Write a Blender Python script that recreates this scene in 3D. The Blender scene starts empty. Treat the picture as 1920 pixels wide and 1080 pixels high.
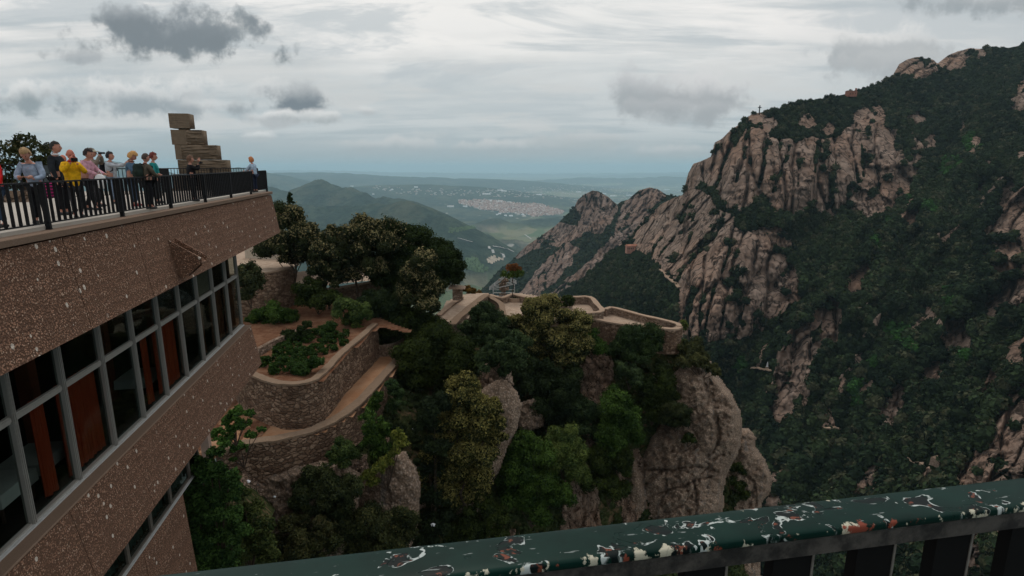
EXPOSURE = 0.0; HAZE = 6e-5
import bpy, math, random
import numpy as np
from mathutils import Vector, Matrix
rnd = random.Random(7)
rs = np.random.RandomState(11)
sc = bpy.context.scene
COL = sc.collection
FPX = 1060.0
TH = math.atan(227/1060)
CT, ST = math.cos(TH), math.sin(TH)
# ------------------------------------------------------------------ measuring: where a sight line meets the world
def R(px, py):
    a, b = np.asarray(px, float)-960, 540-np.asarray(py, float)
    u = b*CT-FPX*ST; f = FPX*CT+b*ST
    return a/f, u/f
def P(px, py, Y):
    r = R(px, py)
    return np.stack([r[0]*Y, np.broadcast_to(Y, np.shape(r[0]))*1.0, r[1]*Y], -1)
def PZ(px, py, z):
    r = R(px, py)
    return P(px, py, z/r[1])
# ------------------------------------------------------------------ noise
def hsh(i, j, k=0, s=0):
    i = np.asarray(i).astype(np.int64); j = np.asarray(j).astype(np.int64); k = np.asarray(k).astype(np.int64)
    h = (i*374761393+j*668265263+k*2147483647+s*974634777) & 0xffffffff
    h = ((h ^ (h >> 13))*1274126177) & 0xffffffff
    h = ((h ^ (h >> 16))*2246822519) & 0xffffffff
    return ((h ^ (h >> 15)) & 0xffffff)/float(0x1000000)
def vn(x, y, z=0.0, s=0):
    x, y, z = np.broadcast_arrays(np.asarray(x, float), np.asarray(y, float), np.asarray(z, float))
    xi, yi, zi = np.floor(x), np.floor(y), np.floor(z)
    fx, fy, fz = x-xi, y-yi, z-zi
    fx = fx*fx*(3-2*fx); fy = fy*fy*(3-2*fy); fz = fz*fz*(3-2*fz)
    r = 0
    for a in (0, 1):
        for b in (0, 1):
            for c in (0, 1):
                r = r+(fx if a else 1-fx)*(fy if b else 1-fy)*(fz if c else 1-fz)*hsh(xi+a, yi+b, zi+c, s)
    return r*2-1
def fbm(x, y, z=0.0, o=4, s=0):
    r = 0; a = 1; t = 0
    for i in range(o):
        r = r+a*vn(x, y, z, s+i); t += a
        a *= .5; x = x*2.03; y = y*2.03; z = np.asarray(z)*2.03
    return r/t
def worley(x, y, s=0):
    xi, yi = np.floor(x), np.floor(y)
    f1 = np.full(np.shape(x), 9.); f2 = f1.copy(); idn = np.zeros(np.shape(x))
    for a in (-1, 0, 1):
        for b in (-1, 0, 1):
            cx, cy = xi+a, yi+b
            d = np.hypot(cx+.1+.8*hsh(cx, cy, 0, s)-x, cy+.1+.8*hsh(cx, cy, 1, s)-y)
            n = d < f1
            f2 = np.where(n, f1, np.minimum(f2, d)); idn = np.where(n, hsh(cx, cy, 2, s), idn); f1 = np.where(n, d, f1)
    return f1, f2, idn
def sst(a, b, x):
    t = np.clip((x-a)/(b-a), 0, 1)
    return t*t*(3-2*t)
def sdf(x, y, poly):
    """signed distance to a polygon, positive inside"""
    p = np.asarray(poly, float); q = np.roll(p, -1, 0)
    d = np.full(np.shape(x), 1e9); ins = np.zeros(np.shape(x), bool)
    for (ax, ay), (bx, by) in zip(p, q):
        vx, vy = bx-ax, by-ay
        t = np.clip(((x-ax)*vx+(y-ay)*vy)/(vx*vx+vy*vy+1e-9), 0, 1)
        d = np.minimum(d, np.hypot(x-ax-t*vx, y-ay-t*vy))
        c = ((ay > y) != (by > y)) & (x < (bx-ax)*(y-ay)/((by-ay) if by != ay else 1e-9)+ax)
        ins ^= c
    return np.where(ins, d, -d)
def sline(x, y, pts):
    d = np.full(np.shape(x), 1e9)
    for (ax, ay), (bx, by) in zip(pts[:-1], pts[1:]):
        vx, vy = bx-ax, by-ay
        t = np.clip(((x-ax)*vx+(y-ay)*vy)/(vx*vx+vy*vy+1e-9), 0, 1)
        d = np.minimum(d, np.hypot(x-ax-t*vx, y-ay-t*vy))
    return d
def rbf(ctrl):
    c = np.array(ctrl, float); xy = c[:, :2]/100; v = np.log(c[:, 2]); n = len(c)
    A = np.hypot(xy[:, None, 0]-xy[None, :, 0], xy[:, None, 1]-xy[None, :, 1])
    M = np.zeros((n+1, n+1)); M[:n, :n] = A-np.eye(n)*.05; M[n, :n] = 1; M[:n, n] = 1
    w = np.linalg.solve(M, np.append(v, 0))
    def f(x, y):
        x = np.asarray(x)/100; y = np.asarray(y)/100
        r = np.full(np.shape(x), w[n])
        for k in range(n):
            r = r+w[k]*np.hypot(x-xy[k, 0], y-xy[k, 1])
        return np.exp(r)
    return f
# ------------------------------------------------------------------ meshes
def mesh(name, V, Fa, mats=None, smooth=False, cols=None, vals=None, midx=None):
    V = np.ascontiguousarray(V, np.float32)
    if not isinstance(Fa, (list, tuple)) or (len(Fa) and not isinstance(Fa[0], np.ndarray)):
        Fa = [np.array(Fa)] if not (isinstance(Fa, list) and len(set(len(f) for f in Fa)) > 1) else [np.array([f for f in Fa if len(f) == k]) for k in sorted(set(len(f) for f in Fa))]
    me = bpy.data.meshes.new(name)
    me.vertices.add(len(V)); me.vertices.foreach_set('co', V.ravel())
    li = np.concatenate([f.ravel() for f in Fa]).astype(np.int32)
    lt = np.concatenate([np.full(len(f), f.shape[1]) for f in Fa]).astype(np.int32)
    me.loops.add(len(li)); me.loops.foreach_set('vertex_index', li)
    me.polygons.add(len(lt)); me.polygons.foreach_set('loop_start', np.concatenate([[0], np.cumsum(lt)[:-1]]).astype(np.int32))
    me.polygons.foreach_set('use_smooth', np.full(len(lt), smooth))
    if midx is not None: me.polygons.foreach_set('material_index', np.asarray(midx, np.int32))
    if cols is not None:
        a = me.color_attributes.new('col', 'FLOAT_COLOR', 'POINT')
        c = np.ones((len(V), 4), np.float32); c[:, :3] = cols; a.data.foreach_set('color', c.ravel())
    for k, v in (vals or {}).items():
        a = me.attributes.new(k, 'FLOAT', 'POINT'); a.data.foreach_set('value', np.ascontiguousarray(v, np.float32).ravel())
    me.update(calc_edges=True); me.validate()
    for m in (mats if isinstance(mats, (list, tuple)) else [mats]):
        if m: me.materials.append(m)
    return me
def obj(name, me, parent=None, loc=None):
    o = bpy.data.objects.new(name, me); COL.objects.link(o)
    if parent: o.parent = parent
    if loc is not None: o.location = loc
    return o
def tag(o, label=None, cat=None, group=None, kind=None):
    if label: o['label'] = label
    if cat: o['category'] = cat
    if group: o['group'] = group
    if kind: o['kind'] = kind
    return o
def empty(name, loc=(0, 0, 0), rz=0):
    o = bpy.data.objects.new(name, None); COL.objects.link(o); o.location = loc; o.rotation_euler.z = rz
    o.empty_display_size = .2
    return o
def dup(root, label=None):
    r = root.copy(); COL.objects.link(r)
    if label: r['label'] = label
    for ch in list(root.children):
        c = ch.copy(); COL.objects.link(c); c.parent = r
        for g in list(ch.children):
            d = g.copy(); COL.objects.link(d); d.parent = c
    return r
class MB:
    """collects shapes; build() makes them one mesh"""
    def __init__(s): s.v = []; s.f = []; s.n = 0; s.mi = []
    def add(s, V, F, m=0):
        V = np.asarray(V, float)
        s.v.append(V)
        for f in F: s.f.append([i+s.n for i in f]); s.mi.append(m)
        s.n += len(V); return s
    def box(s, c, size, rz=0, m=0, M=None):
        x, y, z = [q/2 for q in size]
        V = np.array([[a*x, b*y, d*z] for a in (-1, 1) for b in (-1, 1) for d in (-1, 1)])
        if M is not None: V = V@np.array(M).T
        if rz: 
            k, t = math.cos(rz), math.sin(rz); V = V@np.array([[k, t, 0], [-t, k, 0], [0, 0, 1]])
        return s.add(V+np.array(c), [(0, 1, 3, 2), (4, 6, 7, 5), (0, 4, 5, 1), (2, 3, 7, 6), (0, 2, 6, 4), (1, 5, 7, 3)], m)
    def hexa(s, b, t, m=0):
        """8 corners: bottom 4 (ccw from above), top 4"""
        return s.add(list(b)+list(t), [(3, 2, 1, 0), (4, 5, 6, 7), (0, 1, 5, 4), (1, 2, 6, 5), (2, 3, 7, 6), (3, 0, 4, 7)], m)
    def prism(s, poly, z0, z1, m=0):
        n = len(poly)
        z0 = np.broadcast_to(z0, n); z1 = np.broadcast_to(z1, n)
        V = [(p[0], p[1], z0[i]) for i, p in enumerate(poly)]+[(p[0], p[1], z1[i]) for i, p in enumerate(poly)]
        F = [tuple(range(n))[::-1], tuple(range(n, 2*n))]+[(i, (i+1) % n, n+(i+1) % n, n+i) for i in range(n)]
        return s.add(V, F, m)
    def tube(s, pts, r, n=8, m=0):
        pts = [np.array(p, float) for p in pts]; k = len(pts)
        r = np.broadcast_to(r, k)
        V = []
        for i, p in enumerate(pts):
            d = pts[min(i+1, k-1)]-pts[max(i-1, 0)]; d = d/(np.linalg.norm(d)+1e-9)
            a = np.cross(d, (0, 0, 1) if abs(d[2]) < .9 else (1, 0, 0)); a /= np.linalg.norm(a); b = np.cross(d, a)
            for j in range(n):
                t = 2*math.pi*j/n; V.append(p+r[i]*(a*math.cos(t)+b*math.sin(t)))
        F = [(i*n+j, i*n+(j+1) % n, (i+1)*n+(j+1) % n, (i+1)*n+j) for i in range(k-1) for j in range(n)]
        F += [tuple(range(n))[::-1], tuple(range((k-1)*n, k*n))]
        return s.add(V, F, m)
    def build(s, name, mat, parent=None, smooth=False, loc=None):
        V = np.concatenate(s.v); ks = sorted(set(len(f) for f in s.f))
        Fa = [np.array([f for f in s.f if len(f) == k]) for k in ks]
        mi = np.concatenate([[s.mi[i] for i, f in enumerate(s.f) if len(f) == k] for k in ks])
        if loc is not None: V = V-np.array(loc)
        return obj(name, mesh(name, V, Fa, mat, smooth, midx=mi), parent, loc)
def gridfaces(nr, nc, keep=None):
    i = np.arange(nr*nc).reshape(nr, nc)
    F = np.stack([i[:-1, :-1], i[1:, :-1], i[1:, 1:], i[:-1, 1:]], -1)
    if keep is not None: return F[keep]
    return F.reshape(-1, 4)
# ------------------------------------------------------------------ node helper
class G:
    def __init__(s, nt): s.nt = nt; nt.nodes.clear()
    def n(s, t, props=None, **ins):
        d = s.nt.nodes.new(t)
        for k, v in (props or {}).items(): setattr(d, k, v)
        for k, v in ins.items():
            k = k.replace('_', ' ')
            key = int(k[1:]) if k[0] == 'i' and k[1:].isdigit() else k
            s.set(d.inputs[key], v)
        return d
    def set(s, inp, v):
        if isinstance(v, bpy.types.NodeSocket): s.nt.links.new(v, inp)
        elif v is not None:
            if inp.type == 'RGBA' and len(v) == 3: v = (*v, 1)
            inp.default_value = v
    def m(s, op, a, b=0., c=0., clamp=False):
        return s.n('ShaderNodeMath', dict(operation=op, use_clamp=clamp), i0=a, i1=b, i2=c).outputs[0]
    def vm(s, op, a, b=(0, 0, 0)):
        return s.n('ShaderNodeVectorMath', dict(operation=op), i0=a, i1=b).outputs[0]
    def mix(s, f, a, b, bt='MIX'):
        return s.n('ShaderNodeMix', dict(data_type='RGBA', blend_type=bt), i0=f, i6=a, i7=b).outputs[2]
    def sm(s, x, a, b, lo=0., hi=1.):
        return s.n('ShaderNodeMapRange', dict(interpolation_type='SMOOTHSTEP'), i0=x, i1=a, i2=b, i3=lo, i4=hi).outputs[0]
    def ramp(s, f, stops):
        d = s.n('ShaderNodeValToRGB', i0=f); e = d.color_ramp.elements
        while len(e) < len(stops): e.new(.5)
        for q, (p, c) in zip(e, stops): q.position = p; q.color = (*c, 1)
        return d.outputs[0]
    def noise(s, v, scale, detail=4, rough=.55, dist=0.):
        return s.n('ShaderNodeTexNoise', Vector=v, Scale=scale, Detail=float(detail), Roughness=rough, Distortion=dist).outputs[0]
    def vor(s, v, scale, feat='F1', out=0, rnd=1.):
        return s.n('ShaderNodeTexVoronoi', dict(feature=feat), Vector=v, Scale=scale, Randomness=rnd).outputs[out]
    def coord(s, w='Object'): return s.n('ShaderNodeTexCoord').outputs[w]
    def mapv(s, v, sc_=(1, 1, 1), loc=(0, 0, 0), rot=(0, 0, 0)):
        return s.n('ShaderNodeMapping', Vector=v, Location=loc, Rotation=rot, Scale=sc_).outputs[0]
    def bump(s, h, st=.5, d=.1, n=None): return s.n('ShaderNodeBump', Strength=st, Distance=d, Height=h, Normal=n).outputs[0]
    def attr(s, name, out='Fac'): return s.n('ShaderNodeAttribute', dict(attribute_name=name)).outputs[out]
    def out(s, sh): s.set(s.n('ShaderNodeOutputMaterial').inputs[0], sh)
    def bsdf(s, col, rough=.8, bump=None, spec=.3, metal=0., **k):
        d = s.n('ShaderNodeBsdfPrincipled', Base_Color=col, Roughness=rough, Metallic=metal, **k)
        s.set(d.inputs['Specular IOR Level'], spec)
        if bump is not None: s.set(d.inputs['Normal'], bump)
        return d.outputs[0]
MATS = {}
def mat(name, fn):
    if name not in MATS:
        m = bpy.data.materials.new(name); m.use_nodes = True; fn(G(m.node_tree)); MATS[name] = m
    return MATS[name]
def plain(name, col, rough=.7, spec=.3, var=.15, scale=8., metal=0., bump=0.):
    def f(g):
        c = g.coord(); n = g.noise(c, scale, 4)
        k = g.n('ShaderNodeMapRange', i0=n, i1=.3, i2=.7, i3=1-var, i4=1+var).outputs[0]
        cc = g.vm('SCALE', tuple(col)); g.set(cc.node.inputs[3], k)
        b = g.bump(g.noise(c, scale*6, 3), .4, bump) if bump else None
        g.out(g.bsdf(cc, rough, b, spec, metal))
    return mat(name, f)
# ------------------------------------------------------------------ materials
def f_conglom(base, pale, stones=True):
    def f(g):
        c = g.coord()
        sp = g.vor(c, 23., 'F1', 1); sv = g.vor(c, 23.)
        g1 = g.n('ShaderNodeSeparateColor', i0=sp).outputs[0]
        col = g.ramp(g1, [(0, [q*.25 for q in base]), (.3, [q*.7 for q in base]), (.8, [q*1.2 for q in base]), (1., pale)])
        col = g.mix(g.sm(sv, .35, .55), col, [q*.35 for q in base])
        big = g.noise(c, .5, 5)
        col = g.mix(g.sm(big, .35, .75, 0., .45), col, [q*.45 for q in base])
        streak = g.noise(g.mapv(c, (1.3, 1.3, .12)), 1.6, 4)
        col = g.mix(g.sm(streak, .52, .70, 0., .6), col, [q*.4 for q in base])
        # larger pale pebbles cast into the panel, a few per square metre
        cs = g.mapv(c, (1, 1, .8)); w = g.vor(cs, 3.2)
        wc = g.n('ShaderNodeSeparateColor', i0=g.vor(cs, 3.2, 'F1', 1)).outputs[1]
        ir = g.m('ADD', w, g.m('MULTIPLY', g.noise(c, 14., 2), .07))
        pm = g.m('MULTIPLY', g.sm(ir, .20, .18), g.sm(wc, .38, .42))
        col = g.mix(g.m('MULTIPLY', pm, .9), col, (.60, .52, .44))
        h = g.m('ADD', g.m('MULTIPLY', sv, -1.), g.m('MULTIPLY', pm, .5))
        g.out(g.bsdf(col, .9, g.bump(h, .8, .03), .15))
    return f
M_pebble = mat('exposed aggregate concrete', f_conglom((.315, .172, .112), (.48, .34, .25)))
M_cope = mat('worn concrete coping', lambda g: (lambda c: g.out(g.bsdf(g.mix(g.noise(c, 30., 4), (.13, .085, .06), (.26, .18, .13)), .9, g.bump(g.noise(c, 60., 3), .6, .01), .15)))(g.coord()))
M_frame = mat('dull aluminium', lambda g: (lambda c: g.out(g.bsdf(g.mix(g.noise(g.mapv(c, (1, 1, .2)), 9., 4), (.25, .24, .215), (.34, .325, .295)), .5, None, .4, .3)))(g.coord()))
M_iron = plain('black painted iron', (.010, .010, .011), .5, .12, .3, 12.)
M_floor = mat('pale terrace paving', lambda g: (lambda c: g.out(g.bsdf(g.mix(g.noise(c, 1.2, 6), (.36, .32, .27), (.46, .42, .37)), .8, None, .2)))(g.coord()))
M_dark = plain('dark interior', (.02, .017, .015), .9, .1)
M_curt = mat('rust curtain cloth', lambda g: (lambda c: g.out(g.bsdf(g.mix(g.noise(g.mapv(c, (3, 3, .3)), 4., 4), (.42, .058, .022), (.62, .098, .038)), .9, g.bump(g.noise(g.mapv(c, (9, 9, .4)), 2.), 1., .1), .1)))(g.coord()))
M_white = plain('white linen', (.62, .62, .62), .8, .2, .05)
def f_glass(g):
    c = g.coord(); lw = g.n('ShaderNodeLayerWeight', Blend=.12).outputs['Fresnel']
    b = g.bump(g.noise(c, .8, 2), .06, .05)
    gl = g.n('ShaderNodeBsdfGlossy', Roughness=.02, Color=(.6, .7, .7), Normal=b).outputs[0]
    tr = g.n('ShaderNodeBsdfTransparent', Color=(.62, .66, .64)).outputs[0]
    g.out(g.n('ShaderNodeMixShader', i0=g.m('MULTIPLY', lw, .22), i1=tr, i2=gl).outputs[0])
M_glass = mat('window glass', f_glass)
def f_stone(pal, scale=2.2, mortar=(.10, .065, .045), flat=1.7):
    def f(g):
        c = g.mapv(g.coord(), (1, 1, flat))
        c2 = g.vm('ADD', c, g.vm('SCALE', g.n('ShaderNodeTexNoise', Vector=c, Scale=1.6, Detail=2.).outputs[1], (0, 0, 0)))
        g.set(c2.node.inputs[1].links[0].from_node.inputs[3], .45)
        e = g.vor(c2, scale, 'DISTANCE_TO_EDGE'); k = g.n('ShaderNodeSeparateColor', i0=g.vor(c2, scale, 'F1', 1)).outputs[0]
        col = g.ramp(k, [(0, pal[0]), (.5, pal[1]), (1, pal[2])])
        col = g.mix(g.sm(g.noise(c, 12., 4), .4, .7, 0., .5), col, [q*.5 for q in pal[0]])
        col = g.mix(g.sm(e, .0, .09, 1., 0.), col, mortar)
        col = g.mix(g.sm(g.noise(c, .5, 4), .45, .7, 0., .5), col, [q*.45 for q in pal[1]])
        h = g.m('ADD', g.sm(e, 0., .16), g.m('MULTIPLY', g.noise(c, 9., 4), .5))
        g.out(g.bsdf(col, .95, g.bump(h, 1., .12), .1))
    return f
M_rubble = mat('rubble masonry', f_stone([(.12, .072, .048), (.24, .155, .105), (.36, .25, .175)]))
M_rubble_pale = mat('pale rubble masonry', f_stone([(.22, .155, .11), (.32, .225, .165), (.40, .30, .23)], 2.6))
M_copes = mat('stone coping', lambda g: (lambda c: g.out(g.bsdf(g.mix(g.noise(c, 3., 6, .7), (.22, .15, .105), (.42, .305, .22)), .95, g.bump(g.noise(c, 9., 5), .9, .06), .1)))(g.coord()))
M_copes_dark = mat('weathered brown coping', lambda g: (lambda c: g.out(g.bsdf(g.mix(g.noise(c, 3., 6, .7), (.13, .088, .058), (.29, .205, .145)), .95, g.bump(g.noise(c, 9., 5), .9, .06), .05)))(g.coord()))
M_path = mat('ochre gravel path', lambda g: (lambda c: g.out(g.bsdf(g.mix(g.sm(g.noise(c, .35, 6, .7), .35, .65), (.27, .135, .07), (.35, .205, .12)), .95, g.bump(g.noise(c, 14., 4), .7, .05), .1)))(g.coord()))
M_pave = mat('pale stone paving', lambda g: (lambda c: g.out(g.bsdf(g.mix(g.sm(g.noise(c, 1.4, 6, .7), .3, .7), (.30, .21, .15), (.43, .33, .25)), .9, g.bump(g.vor(g.mapv(c, (1.2, .8, 1)), 2., 'DISTANCE_TO_EDGE'), .6, .05), .1)))(g.coord()))
M_soil = mat('red garden soil', lambda g: (lambda c: g.out(g.bsdf(g.mix(g.sm(g.noise(c, 1.1, 8, .75), .35, .65), (.13, .055, .030), (.23, .125, .075)), 1., g.bump(g.noise(c, 7., 6, .7), 1., .15), .05)))(g.coord()))
def f_land(scale, rock0, rock1, veg0, veg1, bumpd, soil=None, streak=True, wall_rot=None):
    """ground that is rock where its 'rock' attribute says so and low scrub elsewhere"""
    def f(g):
        c = g.coord(); a = g.attr('rock'); s = scale
        n1 = g.noise(g.mapv(c, (s, s, s*.22)), 1., 6, .62); n2 = g.noise(g.mapv(c, (s, s, s)), 3.1, 6, .68); n3 = g.noise(g.mapv(c, (s, s, s)), .35, 3)
        rock = g.mix(g.sm(n1, .3, .7), rock0, rock1)
        rock = g.mix(g.sm(n3, .35, .7, 0., .5), rock, (rock1[0]*.95, rock1[1]*.72, rock1[2]*.58))
        rock = g.mix(g.sm(n2, .5, .78, 0., .6), rock, [q*.35 for q in rock0])
        if streak:
            st = g.noise(g.mapv(c, (s*3.5, s*3.5, s*.18)), 1., 4, .6)
            rock = g.mix(g.sm(st, .52, .7, 0., .65), rock, [q*.42 for q in rock0])
            ban = g.noise(g.mapv(c, (s*.5, s*.5, s*4.5)), 1., 3, .5)
            rock = g.mix(g.sm(ban, .58, .72, 0., .5), rock, [q*.45 for q in rock0])
        vc = g.vm('ADD', g.mapv(c, (s*1.5, s*1.5, s*.22)), g.vm('SCALE', g.n('ShaderNodeTexNoise', Vector=c, Scale=s*3, Detail=3.).outputs[1]))
        g.set(vc.node.inputs[1].links[0].from_node.inputs[3], .5)
        ce = g.vor(vc, 1., 'DISTANCE_TO_EDGE')
        rock = g.mix(g.sm(ce, .07, .012, 0., .9), rock, [q*.12 for q in rock0])
        pk = g.n('ShaderNodeSeparateColor', i0=g.vor(vc, 1., 'F1', 1)).outputs[0]; rock = g.mix(g.m('MULTIPLY', pk, .35), rock, [q*.7 for q in rock0])
        veg = g.mix(g.sm(n2, .35, .65), veg0, veg1)
        if soil: veg = g.mix(g.sm(g.noise(g.mapv(c, (s, s, s)), .8, 5, .7), .5, .68), veg, soil)
        f_ = g.sm(g.m('ADD', a, g.m('MULTIPLY', g.m('SUBTRACT', n2, .5), .9)), .42, .58)
        col = g.mix(f_, veg, rock)
        h = g.m('ADD', g.m('MULTIPLY', n2, 1.), g.m('MULTIPLY', n1, .6))
        g.out(g.bsdf(col, .95, g.bump(h, .9, bumpd), .02))
    return f
M_mtn = mat('conglomerate cliff', f_land(.06, (.235, .172, .136), (.45, .338, .272), (.006, .011, .005), (.018, .030, .012), 8.))
M_mtnB = mat('far conglomerate cliff', f_land(.03, (.19, .14, .115), (.36, .275, .23), (.008, .016, .009), (.022, .036, .018), 14.))
M_hill = mat('scrubby hillside', f_land(.9, (.17, .12, .09), (.34, .25, .19), (.018, .026, .010), (.05, .06, .022), .25, soil=(.16, .10, .062)))
def f_rock(g):
    c = g.coord()
    peb = g.vor(c, 4.5, 'F1', 1); pd = g.vor(c, 4.5); k = g.n('ShaderNodeSeparateColor', i0=peb).outputs[0]
    n1 = g.noise(g.mapv(c, (1, 1, .3)), .5, 6, .65); n2 = g.noise(c, 2.2, 7, .7)
    col = g.mix(g.sm(n1, .3, .7), (.26, .18, .128), (.46, .34, .25))
    col = g.mix(g.m('MULTIPLY', g.sm(k, .5, 1.), .6), col, (.46, .36, .29))
    col = g.mix(g.sm(pd, .25, .6, 0., .6), col, (.10, .066, .045))
    col = g.mix(g.sm(n2, .52, .72, 0., .75), col, (.075, .062, .048))
    st = g.noise(g.mapv(c, (1.6, 1.6, .09)), 1., 4)
    col = g.mix(g.sm(st, .56, .68, 0., .55), col, (.13, .13, .125))
    h = g.m('ADD', g.m('MULTIPLY', pd, -.5), g.m('ADD', n2, n1))
    g.out(g.bsdf(col, .95, g.bump(h, 1., .3), .1))
M_rock = mat('pebbly conglomerate rock', f_rock)
def f_leaf(g):
    c = g.attr('col', 'Color'); n = g.noise(g.coord(), 1.5, 4)
    k = g.vm('SCALE', c); g.set(k.node.inputs[3], g.n('ShaderNodeMapRange', i0=n, i1=.3, i2=.7, i3=.75, i4=1.25).outputs[0])
    d = g.bsdf(k, .7, None, .04); t = g.n('ShaderNodeBsdfTranslucent', Color=k).outputs[0]
    g.out(g.n('ShaderNodeMixShader', i0=.14, i1=d, i2=t).outputs[0])
M_leaf = mat('leaves', f_leaf)
M_bark = plain('bark', (.055, .04, .03), .95, .1, .3, 6., bump=.04)
# ------------------------------------------------------------------ foliage
_ico = None
def ico():
    """a 42-vertex ball as (V, F)"""
    global _ico
    if _ico is None:
        import bmesh
        b = bmesh.new(); bmesh.ops.create_icosphere(b, subdivisions=2, radius=1)
        _ico = (np.array([v.co[:] for v in b.verts]), np.array([[v.index for v in f.verts] for f in b.faces])); b.free()
    return _ico
def rdir(n, up=-1.):
    d = rs.normal(size=(int(n*(1 if up <= -1 else 2.2))+8, 3)); d /= np.linalg.norm(d, axis=1)[:, None]
    if up > -1: d = d[d[:, 2] > up]
    while len(d) < n: d = np.concatenate([d, d])
    return d[:n]
def leaves(pos, nrm, size, col, asp=.55):
    """diamond leaf sprays: pos, facing normals, size, colours"""
    n = len(pos)
    a = np.cross(nrm, rs.normal(size=(n, 3))); a /= np.linalg.norm(a, axis=1)[:, None]+1e-9
    b = np.cross(nrm, a)
    s = np.broadcast_to(size, n)[:, None]*rs.uniform(.6, 1.35, (n, 1))
    V = np.stack([pos-a*s, pos-b*s*asp+nrm*s*.15, pos+a*s, pos+b*s*asp+nrm*s*.15], 1).reshape(-1, 3)
    F = np.arange(4*n).reshape(n, 4)
    return V, F, np.repeat(col, 4, 0)
def crown_mesh(name, lobes, leaf, cols, tip=None, tipk=.35, dens=1., sub=.36, seed=None, up=-.5, flat=.8, core=True):
    core = core and dens > .65
    """lobes: (cx, cy, cz, r) ; cols: dark, light ; tip: colour of new growth on the outside"""
    Vs, Fs, Cs = [], [], []; nv = 0
    dark, light = np.array(cols[0]), np.array(cols[1])
    L = np.array([l[:3] for l in lobes]); LR = np.array([l[3] for l in lobes])
    for li, l in enumerate(lobes):
        c0 = np.array(l[:3]); Rr = l[3]
        m = max(6, int(9/sub**1.1*.62))
        d = rdir(m, up)
        sc_ = rs.uniform(.45, .92, (m, 1))
        sub_c = c0+d*Rr*sc_*np.array([1, 1, flat])
        sr = Rr*sub*rs.uniform(.6, 1.35, m)
        tone = rs.uniform(0, 1, m)
        tsel = rs.uniform(0, 1, m)
        for k in range(m):
            q = (sub_c[k]-L)/LR[:, None]; q[li] = 9
            if len(L) > 1 and (np.linalg.norm(q, axis=1) < .55).any(): continue
            if core:
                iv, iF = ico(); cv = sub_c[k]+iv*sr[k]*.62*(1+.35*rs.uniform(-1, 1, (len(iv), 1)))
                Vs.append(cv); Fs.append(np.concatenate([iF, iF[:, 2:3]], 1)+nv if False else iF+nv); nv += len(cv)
                Cs.append(np.tile(dark*.9, (len(cv), 1)))  # inner ball added to block light, the crown's inner shade in its colour
            n = int(dens*1.15*4*math.pi*sr[k]**2/(leaf*leaf*1.1))
            n = max(8, n)
            dd = rdir(n, -.75)
            pos = sub_c[k]+dd*sr[k]*(.55+.5*rs.uniform(0, 1, (n, 1))+.4*rs.uniform(0, 1, (n, 1))**5)*np.array([1, 1, .9])
            nr = dd*.9+rs.normal(size=(n, 3))*.55; nr /= np.linalg.norm(nr, axis=1)[:, None]
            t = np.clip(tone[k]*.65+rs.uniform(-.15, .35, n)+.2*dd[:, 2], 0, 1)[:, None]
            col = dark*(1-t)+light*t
            if tip is not None and tsel[k] < tipk*2:
                pr = (rs.uniform(0, 1, n) < tipk*(.45+.75*dd[:, 2]+.5*d[k, 2]))[:, None]
                col = np.where(pr, np.array(tip)*rs.uniform(.6, 1.05, (n, 1))*.8+col*.2, col)
            v, f, cc = leaves(pos, nr, leaf, col)
            Vs.append(v); Fs.append(f+nv); Cs.append(cc); nv += len(v)
    T = [f for f in Fs if f.shape[1] == 3]; Q = [f for f in Fs if f.shape[1] == 4]
    return mesh(name, np.concatenate(Vs), ([np.concatenate(T)] if T else [])+[np.concatenate(Q)], M_leaf, False, cols=np.concatenate(Cs))
def canopy(name, pts, rad, cols, q=24, leafk=.42):
    """many small tree crowns of a far wood, as one mesh"""
    n = len(pts); rad = np.asarray(rad)
    d = rdir(n*q, -.35).reshape(n, q, 3)
    pos = pts[:, None]+d*rad[:, None, None]*rs.uniform(.7, 1.08, (n, q, 1))
    nr = d+rs.normal(size=d.shape)*.45; nr /= np.linalg.norm(nr, axis=2)[..., None]
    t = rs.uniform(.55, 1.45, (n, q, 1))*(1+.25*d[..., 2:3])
    v1, f1, c1 = leaves(pos.reshape(-1, 3), nr.reshape(-1, 3), np.repeat(rad*leafk, q), (cols[:, None]*t).reshape(-1, 3), .7)
    iv, iF = ico(); iv = iv[:12]
    # a 12-point core of 20 faces
    import bmesh
    b = bmesh.new(); bmesh.ops.create_icosphere(b, subdivisions=1, radius=1)
    iv = np.array([v.co[:] for v in b.verts]); iF = np.array([[v.index for v in f.verts] for f in b.faces]); b.free()
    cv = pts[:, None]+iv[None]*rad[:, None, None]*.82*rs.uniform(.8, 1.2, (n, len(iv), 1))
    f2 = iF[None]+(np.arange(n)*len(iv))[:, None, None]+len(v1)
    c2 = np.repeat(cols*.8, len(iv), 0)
    return mesh(name, np.concatenate([v1, cv.reshape(-1, 3)]), [f2.reshape(-1, 3), f1], M_leaf, False, cols=np.concatenate([c1, c2]))
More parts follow.
